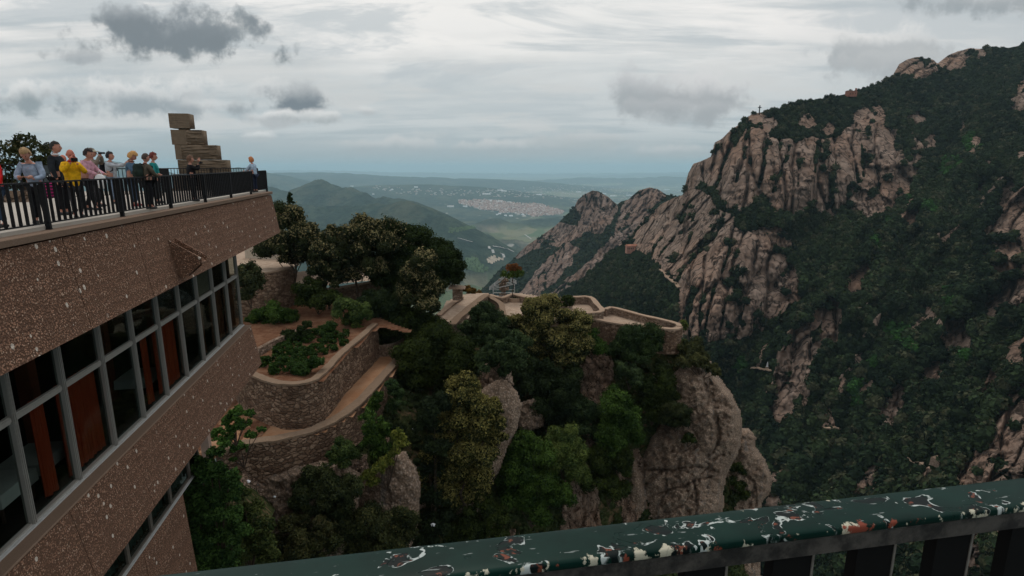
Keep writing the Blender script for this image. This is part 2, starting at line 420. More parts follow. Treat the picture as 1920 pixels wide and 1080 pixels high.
# ================================================================== camera, light, sky
cam = bpy.data.cameras.new('camera'); co = bpy.data.objects.new('camera', cam); COL.objects.link(co)
cam.sensor_width = 36; cam.lens = 36*FPX/1920; cam.clip_start = .05; cam.clip_end = 120000
co.rotation_euler = (math.pi/2-TH, 0, 0)
sc.camera = co
sc.view_settings.view_transform = 'Standard'; sc.view_settings.look = 'None'; sc.view_settings.exposure = EXPOSURE
cy = sc.cycles
cy.max_bounces = 5; cy.diffuse_bounces = 2; cy.glossy_bounces = 2; cy.transmission_bounces = 3; cy.transparent_max_bounces = 6; cy.volume_bounces = 1
cy.use_adaptive_sampling = True; cy.adaptive_threshold = .02; cy.use_denoising = True
cy.sample_clamp_indirect = 4.
SUN_EL, SUN_AZ = math.radians(58), math.radians(-12)   # high, ahead and slightly to the left
sl = bpy.data.lights.new('sun', 'SUN'); sl.energy = .8; sl.angle = math.radians(14); sl.color = (1, .93, .84)
so = bpy.data.objects.new('sun', sl); COL.objects.link(so)
sd = Vector((math.sin(SUN_AZ)*math.cos(SUN_EL), math.cos(SUN_AZ)*math.cos(SUN_EL), math.sin(SUN_EL)))
so.rotation_euler = sd.to_track_quat('Z', 'Y').to_euler()
w = bpy.data.worlds.new('World'); sc.world = w; w.use_nodes = True
g = G(w.node_tree)
tc = g.coord('Generated'); nv = g.vm('NORMALIZE', tc)
sep = g.n('ShaderNodeSeparateXYZ', i0=nv); X, Y_, Z = sep.outputs
sky = g.n('ShaderNodeTexSky', dict(sky_type='NISHITA', sun_disc=False, sun_elevation=SUN_EL, sun_rotation=SUN_AZ, altitude=700., dust_density=3.)).outputs[0]
skyc = g.vm('SCALE', sky); g.set(skyc.node.inputs[3], .09)
yy = g.m('MAXIMUM', g.m('ABSOLUTE', Y_), .12)
U_ = g.m('DIVIDE', X, yy); V_ = g.m('DIVIDE', Z, yy)
uv = g.n('ShaderNodeCombineXYZ', X=U_, Y=V_, Z=g.m('MULTIPLY', Y_, .01)).outputs[0]
zc = g.m('ADD', g.m('MAXIMUM', Z, 0.), .10)
pl = g.n('ShaderNodeCombineXYZ', X=g.m('DIVIDE', X, zc), Y=g.m('DIVIDE', Y_, zc)).outputs[0]
# high thin deck, seen in perspective, streaks running nearly across
deck = g.noise(g.mapv(pl, (.55, 1.0, 1), rot=(0, 0, -.25)), .8, 7, .55, .4)
deck2 = g.noise(g.mapv(pl, (.35, 1.5, 1), rot=(0, 0, .2)), 1.6, 8, .6, .3)
cover = g.m('ADD', g.m('MULTIPLY', deck, .6), g.m('MULTIPLY', deck2, .4))
col = g.mix(g.sm(cover, .43, .55), (.42, .47, .495), (.79, .775, .755))
col = g.mix(g.sm(cover, .31, .45, .6, 0.), col, skyc)
# the brighter part of the deck, where the sun is behind it
def pxuv(px, py):
    r = R(px, py); return float(r[0]), float(r[1])
def ell(px, py, rx, ry, k=1.):
    u0, v0 = pxuv(px, py); u1, v1 = pxuv(px+rx, py-ry)
    d = g.vm('MULTIPLY', g.vm('SUBTRACT', uv, (u0, v0, 0)), (1/(u1-u0), 1/(v1-v0), 0))
    return d, g.n('ShaderNodeVectorMath', dict(operation='LENGTH'), i0=d).outputs['Value']
_, e = ell(880, 40, 620, 260)
glow = g.sm(g.m('ADD', e, g.m('MULTIPLY', g.m('SUBTRACT', deck, .5), 1.6)), 1.15, .1)
col = g.mix(g.m('MULTIPLY', glow, .85), col, (.84, .82, .79))
_, e = ell(250, 120, 420, 130)
col = g.mix(g.m('MULTIPLY', g.sm(e, 1.2, .2), .45), col, (.58, .58, .57))
# duller towards the upper right
col = g.mix(g.sm(U_, .25, 1.0, 0., .62), col, (.46, .475, .485))
# horizon: pale cloud bank then grey-blue air
wob = g.m('MULTIPLY', g.m('SUBTRACT', g.noise(g.mapv(uv, (1, 2.5, 1)), 5., 6, .6), .5), .09)
vv = g.m('ADD', V_, wob)
col = g.mix(g.sm(vv, .24, .10, 0., .62), col, (.37, .43, .455))
wis = g.noise(g.mapv(uv, (1, 6., 1), rot=(0, 0, .06)), 2.2, 8, .62, .6)
col = g.mix(g.m('MULTIPLY', g.sm(wis, .47, .60), g.m('MULTIPLY', g.sm(V_, .05, .14), g.sm(V_, .42, .24, 0., .7))), col, (.44, .485, .51))
low = g.noise(g.mapv(uv, (1, 5.5, 1)), 4., 7, .6)
col = g.mix(g.m('MULTIPLY', g.m('MULTIPLY', g.sm(low, .47, .6), g.sm(V_, .012, .05)), g.sm(V_, .26, .07, 0., .8)), col, (.56, .57, .565))
col = g.mix(g.sm(V_, .075, .012), col, (.34, .395, .415))
# single clouds: px, py, rx, ry, body, top, strength
det = g.noise(uv, 7., 8, .62); det2 = g.noise(g.vm('ADD', uv, (3.1, 1.7, .4)), 22., 5, .6)
dd = g.m('ADD', g.m('MULTIPLY', g.m('SUBTRACT', det, .5), 3.0), g.m('MULTIPLY', g.m('SUBTRACT', det2, .5), 2.2))
DK, MD, LT = (.18, .208, .228), (.32, .345, .365), (.70, .70, .69)
for (px, py, rx, ry, body, top, st) in [
    (345, 66, 170, 38, DK, MD, 1.), (235, 38, 70, 26, DK, MD, .9), (430, 62, 85, 34, DK, (.2, .23, .25), .8),
    (165, 106, 40, 12, MD, (.4, .42, .43), .7),
    (265, 185, 190, 34, (.28, .32, .345), LT, .95), (30, 185, 62, 30, (.26, .30, .32), LT, .95), (390, 200, 60, 18, (.3, .33, .35), LT, .8),
    (565, 188, 44, 22, (.17, .20, .225), (.42, .44, .45), 1.), (520, 224, 50, 13, (.42, .44, .45), LT, .9), (600, 222, 42, 13, (.36, .39, .40), LT, .9),
    (690, 208, 22, 10, (.42, .44, .45), LT, .7), (485, 258, 30, 9, (.42, .45, .46), LT, .8), (170, 240, 70, 14, (.4, .43, .44), LT, .6),
    (1200, 175, 80, 32, (.33, .355, .37), (.50, .51, .52), .9), (1320, 178, 85, 36, (.33, .35, .365), (.62, .62, .62), .9), (1270, 212, 90, 22, (.33, .355, .37), (.45, .46, .47), .6),
    (1640, 95, 110, 44, (.36, .385, .40), (.68, .68, .67), .95), (1680, 135, 120, 30, (.36, .38, .395), (.5, .51, .51), .6),
    (1840, 8, 120, 22, (.24, .27, .29), (.36, .38, .39), .7),
    (740, 275, 150, 15, (.36, .40, .415), (.56, .565, .56), .85), (960, 278, 140, 13, (.36, .40, .415), (.56, .565, .56), .85), (1240, 285, 90, 12, (.38, .41, .42), (.54, .54, .54), .8), (1100, 265, 90, 12, (.36, .40, .41), (.5, .51, .51), .6)]:
    d, e = ell(px, py, rx*1.22, ry*1.3)
    vy = g.n('ShaderNodeSeparateXYZ', i0=d).outputs[1]
    ml = g.sm(g.m('ADD', e, dd), 1.12, .34)
    cc = g.mix(g.sm(g.m('ADD', vy, g.m('MULTIPLY', dd, .5)), -.35, .75), body, top)
    col = g.mix(g.m('MULTIPLY', ml, st), col, cc)
# brighter overhead and behind than in the frame, as a thin overcast is
col = g.mix(g.sm(V_, .55, 1.6), col, (.74, .75, .76))
col = g.mix(g.sm(Z, -.02, -.12), col, (.05, .055, .05))
bg = g.n('ShaderNodeBackground', Color=col, Strength=1.12)
g.set(g.n('ShaderNodeOutputWorld').inputs[0], bg.outputs[0])
w.cycles.sampling_method = 'MANUAL'; w.cycles.sample_map_resolution = 512
# ================================================================== haze
hz = MB().box((0, 22000, -290), (90000, 92000, 960))
def f_haze(g):
    v = g.n('ShaderNodeVolumePrincipled', Color=(.60, .86, 1., 1), Density=HAZE, Anisotropy=.25)
    g.set(g.n('ShaderNodeOutputMaterial').inputs['Volume'], v.outputs[0])
if HAZE > 0: tag(hz.build('haze', mat('valley haze', f_haze)), kind='stuff')
# ================================================================== valley floor and far hills, one sheet to the horizon
def crests(L, k, n=1.6):
    """height of tent-shaped ridges whose crest lines are seen at px, py at distance Y"""
    pts = np.array([P(a, b, c) for a, b, c in L])
    def f(x, y):
        h = np.full(np.shape(x), -1e9)
        for a, b in zip(pts[:-1], pts[1:]):
            vx, vy = b[0]-a[0], b[1]-a[1]
            t = np.clip(((x-a[0])*vx+(y-a[1])*vy)/(vx*vx+vy*vy), 0, 1)
            d = np.hypot(x-a[0]-t*vx, y-a[1]-t*vy)
            h = np.maximum(h, a[2]+t*(b[2]-a[2])-k*d)
        return h
    return f
RIDG = [(crests([(350, 350, 5600), (440, 352, 5400), (500, 340, 5200), (545, 347, 5100), (590, 333, 5000), (640, 343, 4800), (690, 355, 4600), (740, 363, 4500), (800, 386, 4400), (850, 412, 4300)], .42), 260),
        (crests([(560, 372, 3900), (640, 374, 3800), (706, 369, 3700), (764, 368, 3600), (787, 376, 3500), (819, 394, 3400), (835, 409, 3300), (862, 440, 3200), (880, 470, 3150)], .5), 200),
        (crests([(430, 400, 3600), (540, 412, 3300), (640, 430, 3000), (760, 452, 2800), (860, 495, 2700)], .5), 180),
        (crests([(835, 441, 5200), (880, 424, 5400), (916, 411, 5600), (965, 408, 5700), (1045, 404, 5800), (1150, 408, 5900)], .30), 160),
        (crests([(900, 452, 4300), (950, 440, 4400), (1010, 436, 4500), (1080, 430, 4600)], .32), 140),
        (crests([(100, 317, 9000), (165, 306, 9000), (190, 297, 9000), (220, 303, 9000), (255, 309, 9000), (310, 318, 9200)], .3), 200),
        (crests([(400, 320, 10500), (448, 311, 10500), (475, 316, 10500), (510, 322, 10500)], .25), 200),
        (crests([(-200, 322, 11000), (-60, 312, 11000), (0, 316, 11000), (80, 320, 11000)], .25), 200),
        (crests([(500, 324, 15000), (620, 322, 15000), (720, 328, 15000), (860, 334, 15000), (1000, 338, 15000)], .1), 90),
        (crests([(700, 346, 9500), (800, 344, 9800), (900, 350, 9800)], .12), 60),
        (crests([(1010, 338, 21000), (1080, 332, 21000), (1180, 333, 21000), (1250, 330, 21000), (1400, 328, 21000)], .12), 150),
        (crests([(1100, 330, 33000), (1200, 325, 33000), (1290, 327, 33000), (1500, 320, 33000)], .1), 150),
        (crests([(300, 322, 36000), (560, 318, 36000), (800, 323, 36000), (1000, 325, 38000), (1300, 322, 38000)], .08), 200)]
BASEZ = -625.
def land_h(x, y):
    r = np.hypot(x, y)
    base = BASEZ+35*fbm(x/2600, y/2600, 0, 4, 3)+np.clip((r-9000)/40000, 0, 1)*60
    h = base; nz0 = fbm(x/900, y/900, 0, 5, 20); gul = 1-np.clip(np.abs(fbm(x/620, y/620, 3, 5, 24))*3, 0, 1)
    for i, (f, amp) in enumerate(RIDG):
        rr = f(x, y)
        near = sst(-1., 0., (rr-base)/300.)
        nn = amp*.5*nz0
        # gullies run down from the crest, the crest itself stays put
        top = np.clip((rr-base)/(amp*1.2), 0, 1)
        h = np.maximum(h, rr+nn*(.25+.6*(1-top))-.18*np.abs(nn)-amp*.9*gul*(.12+np.clip(top, 0, 1)*(1.1-top)*1.6))
    return h
az = np.radians(np.linspace(-80, 72, 620)); rr = np.geomspace(1300, 64000, 520)
A, D = np.meshgrid(az, rr)
gx, gy = np.sin(A)*D, np.cos(A)*D
gz = land_h(gx, gy)
land_exact = land_h
def land_h(x, y):
    a = (np.arctan2(x, y)-az[0])/(az[1]-az[0]); r = np.log(np.hypot(x, y)/rr[0])/math.log(rr[1]/rr[0])
    a = np.clip(a, 0, len(az)-1.001); r = np.clip(r, 0, len(rr)-1.001)
    i, j = np.floor(r).astype(int), np.floor(a).astype(int); fr, fa = r-i, a-j
    return gz[i, j]*(1-fr)*(1-fa)+gz[i+1, j]*fr*(1-fa)+gz[i, j+1]*(1-fr)*fa+gz[i+1, j+1]*fr*fa
V = np.stack([gx, gy, gz], -1).reshape(-1, 3)
def f_plain(g):
    c = g.coord()
    n1 = g.noise(c, .0007, 8, .62); n2 = g.noise(c, .004, 6, .6); n3 = g.noise(c, .02, 4, .7)
    forest = g.mix(g.sm(n2, .35, .65), (.022, .040, .028), (.05, .07, .045))
    forest = g.mix(g.sm(n3, .42, .6, 0., .75), forest, (.008, .018, .012)); n4 = g.noise(c, .0022, 7, .7); forest = g.mix(g.sm(n4, .5, .62, 0., .6), forest, (.085, .09, .055))
    cells = g.vor(g.mapv(c, (1, .7, 0)), .0045, 'F1', 1); k = g.n('ShaderNodeSeparateColor', i0=cells).outputs
    field = g.ramp(k[0], [(0, (.10, .13, .06)), (.4, (.17, .17, .09)), (.7, (.24, .20, .14)), (1, (.08, .12, .05))])
    h = g.n('ShaderNodeSeparateXYZ', i0=c).outputs[2]
    flat = g.m('MULTIPLY', g.sm(h, -520., -585.), g.sm(n1, .44, .56))
    col = g.mix(flat, forest, field)
    # scattered farmsteads and sheds: pale flecks
    fl = g.vor(g.mapv(c, (1, .6, 0)), .012, 'F1', 1); fk = g.n('ShaderNodeSeparateColor', i0=fl).outputs
    fd = g.vor(g.mapv(c, (1, .6, 0)), .012)
    bu = g.m('MULTIPLY', g.m('MULTIPLY', g.sm(fk[0], .80, .82), g.sm(fd, .42, .3)), g.m('MULTIPLY', g.sm(g.noise(c, .0005, 5, .6), .47, .58), g.sm(h, -480., -560.)))
    col = g.mix(bu, col, (.55, .50, .46))
    g.out(g.bsdf(col, 1., g.bump(n2, 1., 60.), .0))
tag(obj('land', mesh('land', V, gridfaces(520, 620), mat('wooded plain and hills', f_plain), True)), kind='structure')
def hit(px, py, lift=2.):
    """where the sight lines meet the land sheet"""
    px = np.asarray(px, float); py = np.asarray(py, float)
    r0, r1 = R(px, py); Y = np.full(px.shape, 1500.); done = np.zeros(px.shape, bool)
    while (~done).any() and Y.min() < 60000:
        h = land_h(r0*Y, Y)
        done |= (r1*Y <= h+lift); Y = np.where(done, Y, Y*1.006)
        if Y.max() > 60000: break
    return np.stack([r0*Y, Y, r1*Y], -1)
def flatpatch(name, poly, col, n=14, lab=None):
    p = np.array(poly, float); x0, y0 = p.min(0); x1, y1 = p.max(0)
    gx_, gy_ = np.meshgrid(np.linspace(x0-1, x1+1, 3*n), np.linspace(y0-1, y1+1, 2*n))
    W = hit(gx_, gy_, 0.); W[..., 2] = land_h(W[..., 0], W[..., 1])+4
    ins = sdf(gx_, gy_, poly)+1.2*fbm(gx_*.2, gy_*.35, 0, 3, 5)
    k = (ins[:-1, :-1] > 0) & (ins[1:, 1:] > 0)
    m = plain(name+' surface', col, 1., 0., .25, .01)
    return tag(obj(name, mesh(name, W.reshape(-1, 3), gridfaces(2*n, 3*n, k), m, True)), kind='structure')
flatpatch('field', [(872, 486), (893, 483), (902, 497), (917, 506), (914, 512), (893, 518), (874, 508)], (.06, .095, .04))
flatpatch('river', [(912, 490), (917, 484), (928, 482), (932, 486), (945, 486), (944, 491), (930, 493), (923, 499), (915, 496)], (.38, .32, .25))
flatpatch('field', [(842, 430), (890, 424), (893, 430), (858, 438), (840, 440)], (.09, .11, .055))
def ribbon(name, pts, wd, col):
    q = []
    for a, b in zip(pts[:-1], pts[1:]):
        for t in np.linspace(0, 1, 8, endpoint=False): q.append((a[0]+(b[0]-a[0])*t, a[1]+(b[1]-a[1])*t))
    q.append(pts[-1]); q = np.array(q); W = hit(q[:, 0], q[:, 1], 0.); W[:, 2] = land_h(W[:, 0], W[:, 1])+5
    d = np.gradient(W, axis=0); nn = np.stack([d[:, 1], -d[:, 0], 0*d[:, 0]], -1); nn /= np.linalg.norm(nn, axis=1)[:, None]
    V = np.concatenate([W+nn*wd, W-nn*wd]); n = len(W)
    F = np.array([(i, i+1, n+i+1, n+i) for i in range(n-1)])
    return tag(obj(name, mesh(name, V, F, plain(name+' surface', col, 1., 0., .1, .02), True)), kind='structure')
ribbon('road', [(924, 464), (940, 466), (955, 470), (964, 474)], 11, (.42, .41, .39))
ribbon('road', [(916, 466), (923, 470), (925, 476)], 7, (.45, .40, .33))
ribbon('road', [(938, 476), (944, 481), (946, 487)], 7, (.42, .36, .28))
ribbon('road', [(858, 449), (872, 453), (886, 458)], 7, (.3, .3, .28))
ribbon('road', [(984, 441), (990, 445), (997, 450)], 6, (.45, .42, .38))
# ---- the town, a mass of small blocks
def blocks(poly, n, w0, w1, hh, seed):
    r_ = np.random.RandomState(seed); p = np.array(poly); pts = []
    while len(pts) < n:
        q = np.stack([r_.uniform(p[:, 0].min(), p[:, 0].max(), 4000), r_.uniform(p[:, 1].min(), p[:, 1].max(), 4000)], -1)
        s_ = sdf(q[:, 0], q[:, 1], poly)+3*fbm(q[:, 0]*.06, q[:, 1]*.25, 0, 3, seed)
        q = q[s_ > 0]; pts += list(q)
    pts = np.array(pts[:n]); W = hit(pts[:, 0], pts[:, 1], 0.)
    return W, r_
town = [(860, 376), (905, 374), (956, 380), (1012, 384), (1058, 398), (1048, 402), (1001, 407), (982, 400), (939, 398), (900, 392), (862, 384)]
W, r_ = blocks(town, 2300, 8, 20, 9, 5)
def boxes_mesh(name, W, r_, w0, w1, h0, h1, walls, roofs):
    n = len(W); hx = r_.uniform(w0, w1, n)/2; hy = r_.uniform(w0, w1, n)/2; hh = r_.uniform(h0, h1, n); a = r_.uniform(-.5, .5, n)
    z0 = land_h(W[:, 0], W[:, 1])
    C = []
    for sx, sy, sz in [(-1, -1, 0), (1, -1, 0), (1, 1, 0), (-1, 1, 0), (-1, -1, 1), (1, -1, 1), (1, 1, 1), (-1, 1, 1), (-1, 0, 2), (1, 0, 2)]:
        lx, ly = sx*hx, sy*hy
        C.append(np.stack([W[:, 0]+lx*np.cos(a)-ly*np.sin(a), W[:, 1]+lx*np.sin(a)+ly*np.cos(a), z0+np.where(sz == 2, hh*1.3, hh*sz)-(3 if sz == 0 else 0)], -1))
    V = np.stack(C, 1).reshape(-1, 3); o = (np.arange(n)*10)[:, None]
    q = np.concatenate([o+np.array(f) for f in [(0, 1, 5, 4), (1, 2, 6, 5), (2, 3, 7, 6), (3, 0, 4, 7), (4, 5, 9, 8), (6, 7, 8, 9)]])
    t = np.concatenate([o+np.array(f) for f in [(4, 8, 7), (5, 6, 9)]])
    wc = np.array(walls)[r_.randint(0, len(walls), n)]; rc = np.array(roofs)[r_.randint(0, len(roofs), n)]
    cc = np.stack([wc]*4+[(wc+rc)/2]*4+[rc]*2, 1).reshape(-1, 3)
    return mesh(name, V, [t, q], mat('plaster and tile', lambda g: g.out(g.bsdf(g.attr('col', 'Color'), .9, None, .1))), False, cols=cc)
WA = [(.60, .50, .42), (.40, .28, .22), (.75, .70, .66), (.30, .18, .14)]; RO = [(.36, .13, .08), (.42, .20, .13), (.62, .52, .46), (.22, .09, .06)]
tag(obj('town', boxes_mesh('town', W, r_, 9, 24, 6, 16, WA, RO)), 'far-off town of red and pale roofs on the plain', 'town', kind='stuff')
W, r_ = blocks([(700, 346), (760, 354), (900, 356), (1060, 348), (1275, 352), (1275, 372), (1130, 378), (1020, 372), (880, 368), (760, 366), (700, 354)], 480, 8, 20, 9, 9)
tag(obj('suburbs', boxes_mesh('suburbs', W, r_, 12, 34, 5, 9, [(.45, .43, .41), (.42, .38, .34), (.36, .28, .24)], [(.55, .54, .52), (.42, .40, .38), (.34, .2, .15)])), 'pale roofs scattered over the hazy plain beyond the town', 'houses', kind='stuff')
sheds = [(912, 365, 130, 60), (938, 358, 90, 40), (945, 359, 90, 40), (918, 377, 90, 35), (936, 379, 90, 30), (955, 381, 60, 30), (845, 388, 90, 30), (872, 388, 60, 30), (958, 406, 50, 25), (948, 406, 35, 20), (937, 402, 40, 25), (932, 404, 30, 20), (1150, 368, 140, 70), (1180, 367, 130, 60), (1205, 365, 140, 60), (1230, 362, 120, 70), (1085, 361, 110, 50), (1110, 363, 110, 50), (700, 366, 30, 15), (660, 350, 60, 30), (735, 357, 40, 20), (780, 352, 60, 30), (1132, 364, 100, 50), (1250, 356, 160, 70), (980, 404, 36, 22), (1010, 366, 100, 40)]
WS = hit(np.array([s_[0] for s_ in sheds]), np.array([s_[1] for s_ in sheds]), 0.)
for s_, c_ in zip(sheds, WS):
    z0 = float(land_h(c_[0], c_[1])); b = MB()
    hw, hd, hh = s_[2]/2, s_[3]/2, 9.
    b.box((0, 0, hh/2-2), (s_[2], s_[3], hh+4)); b.prism([(-hw, -hd), (hw, -hd), (hw, hd), (-hw, hd)], hh+2.01, [hh+2.6]*4)
    b.hexa([(-hw, -hd, hh+2.7), (hw, -hd, hh+2.7), (hw, hd, hh+2.7), (-hw, hd, hh+2.7)], [(-hw, -1, hh+7), (hw, -1, hh+7), (hw, 1, hh+7), (-hw, 1, hh+7)])
    o = b.build('warehouse', plain('white shed sheet', (.78, .78, .78), .6, .2, .08, .05), None)
    o.location = (c_[0], c_[1], z0); tag(o, 'tiny pale warehouse roof far off in the hazy plain', 'warehouse', 'warehouses around the far town')
# ================================================================== mountains
def sheet(name, xs, top, bottom, nrow, depth, rocks, material, cell, amp, back, seed, extra=None, sil=4., nb=10):
    """relief of a mountain side. rocks: (polygon, rib angle in degrees, rib width px, rib length px, bulge m)"""
    T = np.interp(xs, *zip(*top))
    T = T+sil*fbm(xs/26., 0*xs, seed, 4, seed)
    t = np.linspace(0, 1, nrow)[:, None]**1.05
    px = np.broadcast_to(xs, (nrow, len(xs))); py = T+(bottom-T)*t
    D0 = depth(px, py)
    wx = px+14*fbm(px/70, py/70, 1.5, 3, seed+1); wy = py+14*fbm(px/70, py/70, 8.5, 3, seed+2)
    rock = np.zeros(px.shape); off = np.zeros(px.shape)
    for i, (poly, ang, rw, rl, bul) in enumerate(rocks):
        s_ = sdf(px, py, poly)
        nz = 9*fbm(px/16, py/16, i, 4, seed+3)*min(1., rw/14.)
        m = sst(-2.5, 2.5, s_+nz+(4. if i > 5 else 2.5))
        a = math.radians(ang); ca, sa = math.cos(a), math.sin(a)
        u = ((wx*ca+wy*sa))/rw; v = (-wx*sa+wy*ca)/rl
        f1, f2, idn = worley(u+.25*fbm(u, v*3, 0, 3, seed+9), v, seed+i)
        e = f2-f1
        col_ = (1-np.exp(-e*11))*bul*.62+np.sqrt(np.clip(e, 0, 1))*bul*.16
        g1, g2, gid = worley(u*2.3, v*2.1+7, seed+30+i)
        crack = sst(.16, .02, e+.05*fbm(u*2, v*6, 0, 2, seed))
        strat = fbm(wx/60, (wy+.15*wx)/9., 0, 3, seed+5)
        h1, h2, hid = worley(wx/rw*1.7+3, wy/rw*1.5, seed+50+i)
        o_ = bul*.6-col_-(1-np.exp(-(g2-g1)*7))*bul*.28-(hid-.5)*bul*.3*sst(0, .2, h2-h1)+crack*bul*.6+(idn-.5)*bul*.9+strat*bul*.2+fbm(px/14, py/11, 0, 5, seed+6)*bul*.3+(.25-np.abs(fbm(px/9, py/16, 4, 4, seed+16)))*bul*.55
        veg_in = crack*sst(-.05, .4, fbm(px/30, py/30, 3.3, 3, seed+7)+.05)
        ledge = sst(.30, .5, fbm(wx/38, wy/14, 6.1, 4, seed+8))*sst(0., .5, bul/12.)
        rr_ = m*(1-np.clip(veg_in*.9+ledge*.75, 0, 1))
        off = off*(1-m)+m*(o_-bul*sst(0, 14, s_)*.12); rock = np.maximum(rock*(1-m), rr_)
    off = off+(1-np.clip(rock, 0, 1))*amp*fbm(px/cell, py/cell, 0, 4, seed+4)
    if extra: off, rock = extra(px, py, off, rock)
    off = off*sst(0, .02, t+.006)
    W = P(px, py, D0+off)
    # the far side, falling away behind the crest
    lastD = W[0]; dirx = lastD/np.linalg.norm(lastD[:, :2], axis=1)[:, None]
    rows = []
    for k in range(nb, 0, -1):
        q = lastD.copy(); s_ = back*(k/nb)**1.5
        q[:, 0] += dirx[:, 0]*s_; q[:, 1] += dirx[:, 1]*s_; q[:, 2] -= s_*.8+back*.05*k/nb*(1+fbm(xs/30, 0*xs, k, 3, seed+11)); rows.append(q)
    B = np.array(rows); Wf = np.concatenate([B, W]); rk = np.concatenate([np.zeros((nb, len(xs))), rock])
    me = mesh(name, Wf.reshape(-1, 3), gridfaces(nrow+nb, len(xs)), material, True, vals={'rock': rk.ravel()})
    o = tag(obj(name, me), kind='structure')
    return o, px, py, W, rock
def scatter(px, py, W, rock, n, rad, pal, bright=(), seed=0, ybot=None, lift=.35, keep=None, rk=.35, name='forest'):
    r_ = np.random.RandomState(seed)
    # equal chance per image area and a bit more where near, so that crowns cover the slope
    nr, nc = px.shape
    dx = (px[:-1, 1:]-px[:-1, :-1]); dy = (py[1:, :-1]-py[:-1, :-1]); wgt = np.clip(dx*dy, 0, None)
    ok = (rock[:-1, :-1] < rk)
    if ybot is not None: ok &= py[:-1, :-1] < ybot
    if keep is not None: ok &= keep(px[:-1, :-1], py[:-1, :-1])
    wgt = (wgt*ok).ravel(); wgt /= wgt.sum()
    idx = r_.choice(len(wgt), n, p=wgt); i, j = idx//(nc-1), idx % (nc-1)
    a, b = r_.uniform(0, 1, (2, n, 1))
    Q = W[i, j]*(1-a)*(1-b)+W[i+1, j]*a*(1-b)+W[i, j+1]*(1-a)*b+W[i+1, j+1]*a*b
    qx, qy = px[i, j], py[i, j]
    R_ = rad[0]+(rad[1]-rad[0])*r_.uniform(0, 1, n)**2
    R_ *= 1+.35*fbm(qx/50, qy/50, 0, 2, seed+5)
    tone = np.clip(.45+.9*fbm(qx/45, qy/45, 0, 3, seed+6)+r_.uniform(-.5, .5, n), 0, 1)[:, None]
    pal = np.array(pal); c = pal[0]*(1-tone)+pal[1]*tone
    ol = (r_.uniform(0, 1, n) < .16)[:, None]; c = np.where(ol, pal[2], c)
    for (bx, by, br, bc) in bright:
        m = (np.hypot(qx-bx, qy-by) < br*r_.uniform(.5, 1.15, n))[:, None]; c = np.where(m, np.array(bc)*r_.uniform(.7, 1.2, (n, 1)), c)
    Q[:, 2] += R_*lift
    return Q, R_, c
# ---- the farther ridge with the two spires
rb = rbf([(860, 560, 1500), (960, 480, 1450), (1040, 425, 1350), (1110, 362, 1250), (1165, 388, 1200), (1215, 356, 1150), (1300, 360, 1050), (1110, 420, 1150), (1050, 480, 1150), (1160, 470, 980), (1060, 545, 900), (950, 545, 1150), (900, 600, 1200), (1000, 640, 800), (1200, 640, 700), (1250, 450, 900), (1400, 500, 900), (800, 660, 1200)])
rk_b = [([(1113, 357), (1098, 362), (1082, 376), (1078, 390), (1098, 400), (1083, 433), (1127, 434), (1142, 415), (1157, 388), (1140, 370)], 8, 9, 45, 16),
        ([(1183, 370), (1220, 352), (1248, 362), (1205, 400), (1173, 436), (1117, 502), (1087, 549), (1033, 555), (1060, 527), (1113, 487), (1150, 440), (1160, 408)], 28, 10, 60, 16),
        ([(968, 482), (985, 465), (997, 453), (1047, 421), (1080, 424), (1088, 440), (1043, 462), (1000, 465)], 12, 8, 30, 12),
        ([(990, 536), (1010, 508), (1023, 491), (1062, 455), (1084, 468), (1064, 500), (1040, 530), (1010, 549)], 14, 11, 60, 18),
        ([(970, 548), (985, 538), (1020, 556), (1060, 556), (1060, 600), (960, 600)], 14, 11, 50, 12),
        ([(1158, 420), (1195, 402), (1240, 400), (1210, 440), (1180, 470), (1160, 460)], 35, 9, 45, 12)]
topB = [(700, 700), (800, 640), (850, 585), (880, 560), (900, 545), (935, 508), (960, 487), (985, 463), (1003, 450), (1040, 424), (1062, 402), (1076, 390), (1083, 374), (1095, 364), (1110, 358), (1122, 359), (1140, 370), (1157, 384), (1165, 377), (1178, 374), (1184, 368), (1198, 356), (1218, 351), (1232, 354), (1250, 366), (1300, 372), (1450, 380)]
oB, pxB, pyB, WB, rkB = sheet('far_ridge', np.arange(700, 1450, 2.5), topB, 760, 150, rb, rk_b, M_mtnB, 40, 18, 500, 41, sil=2.)
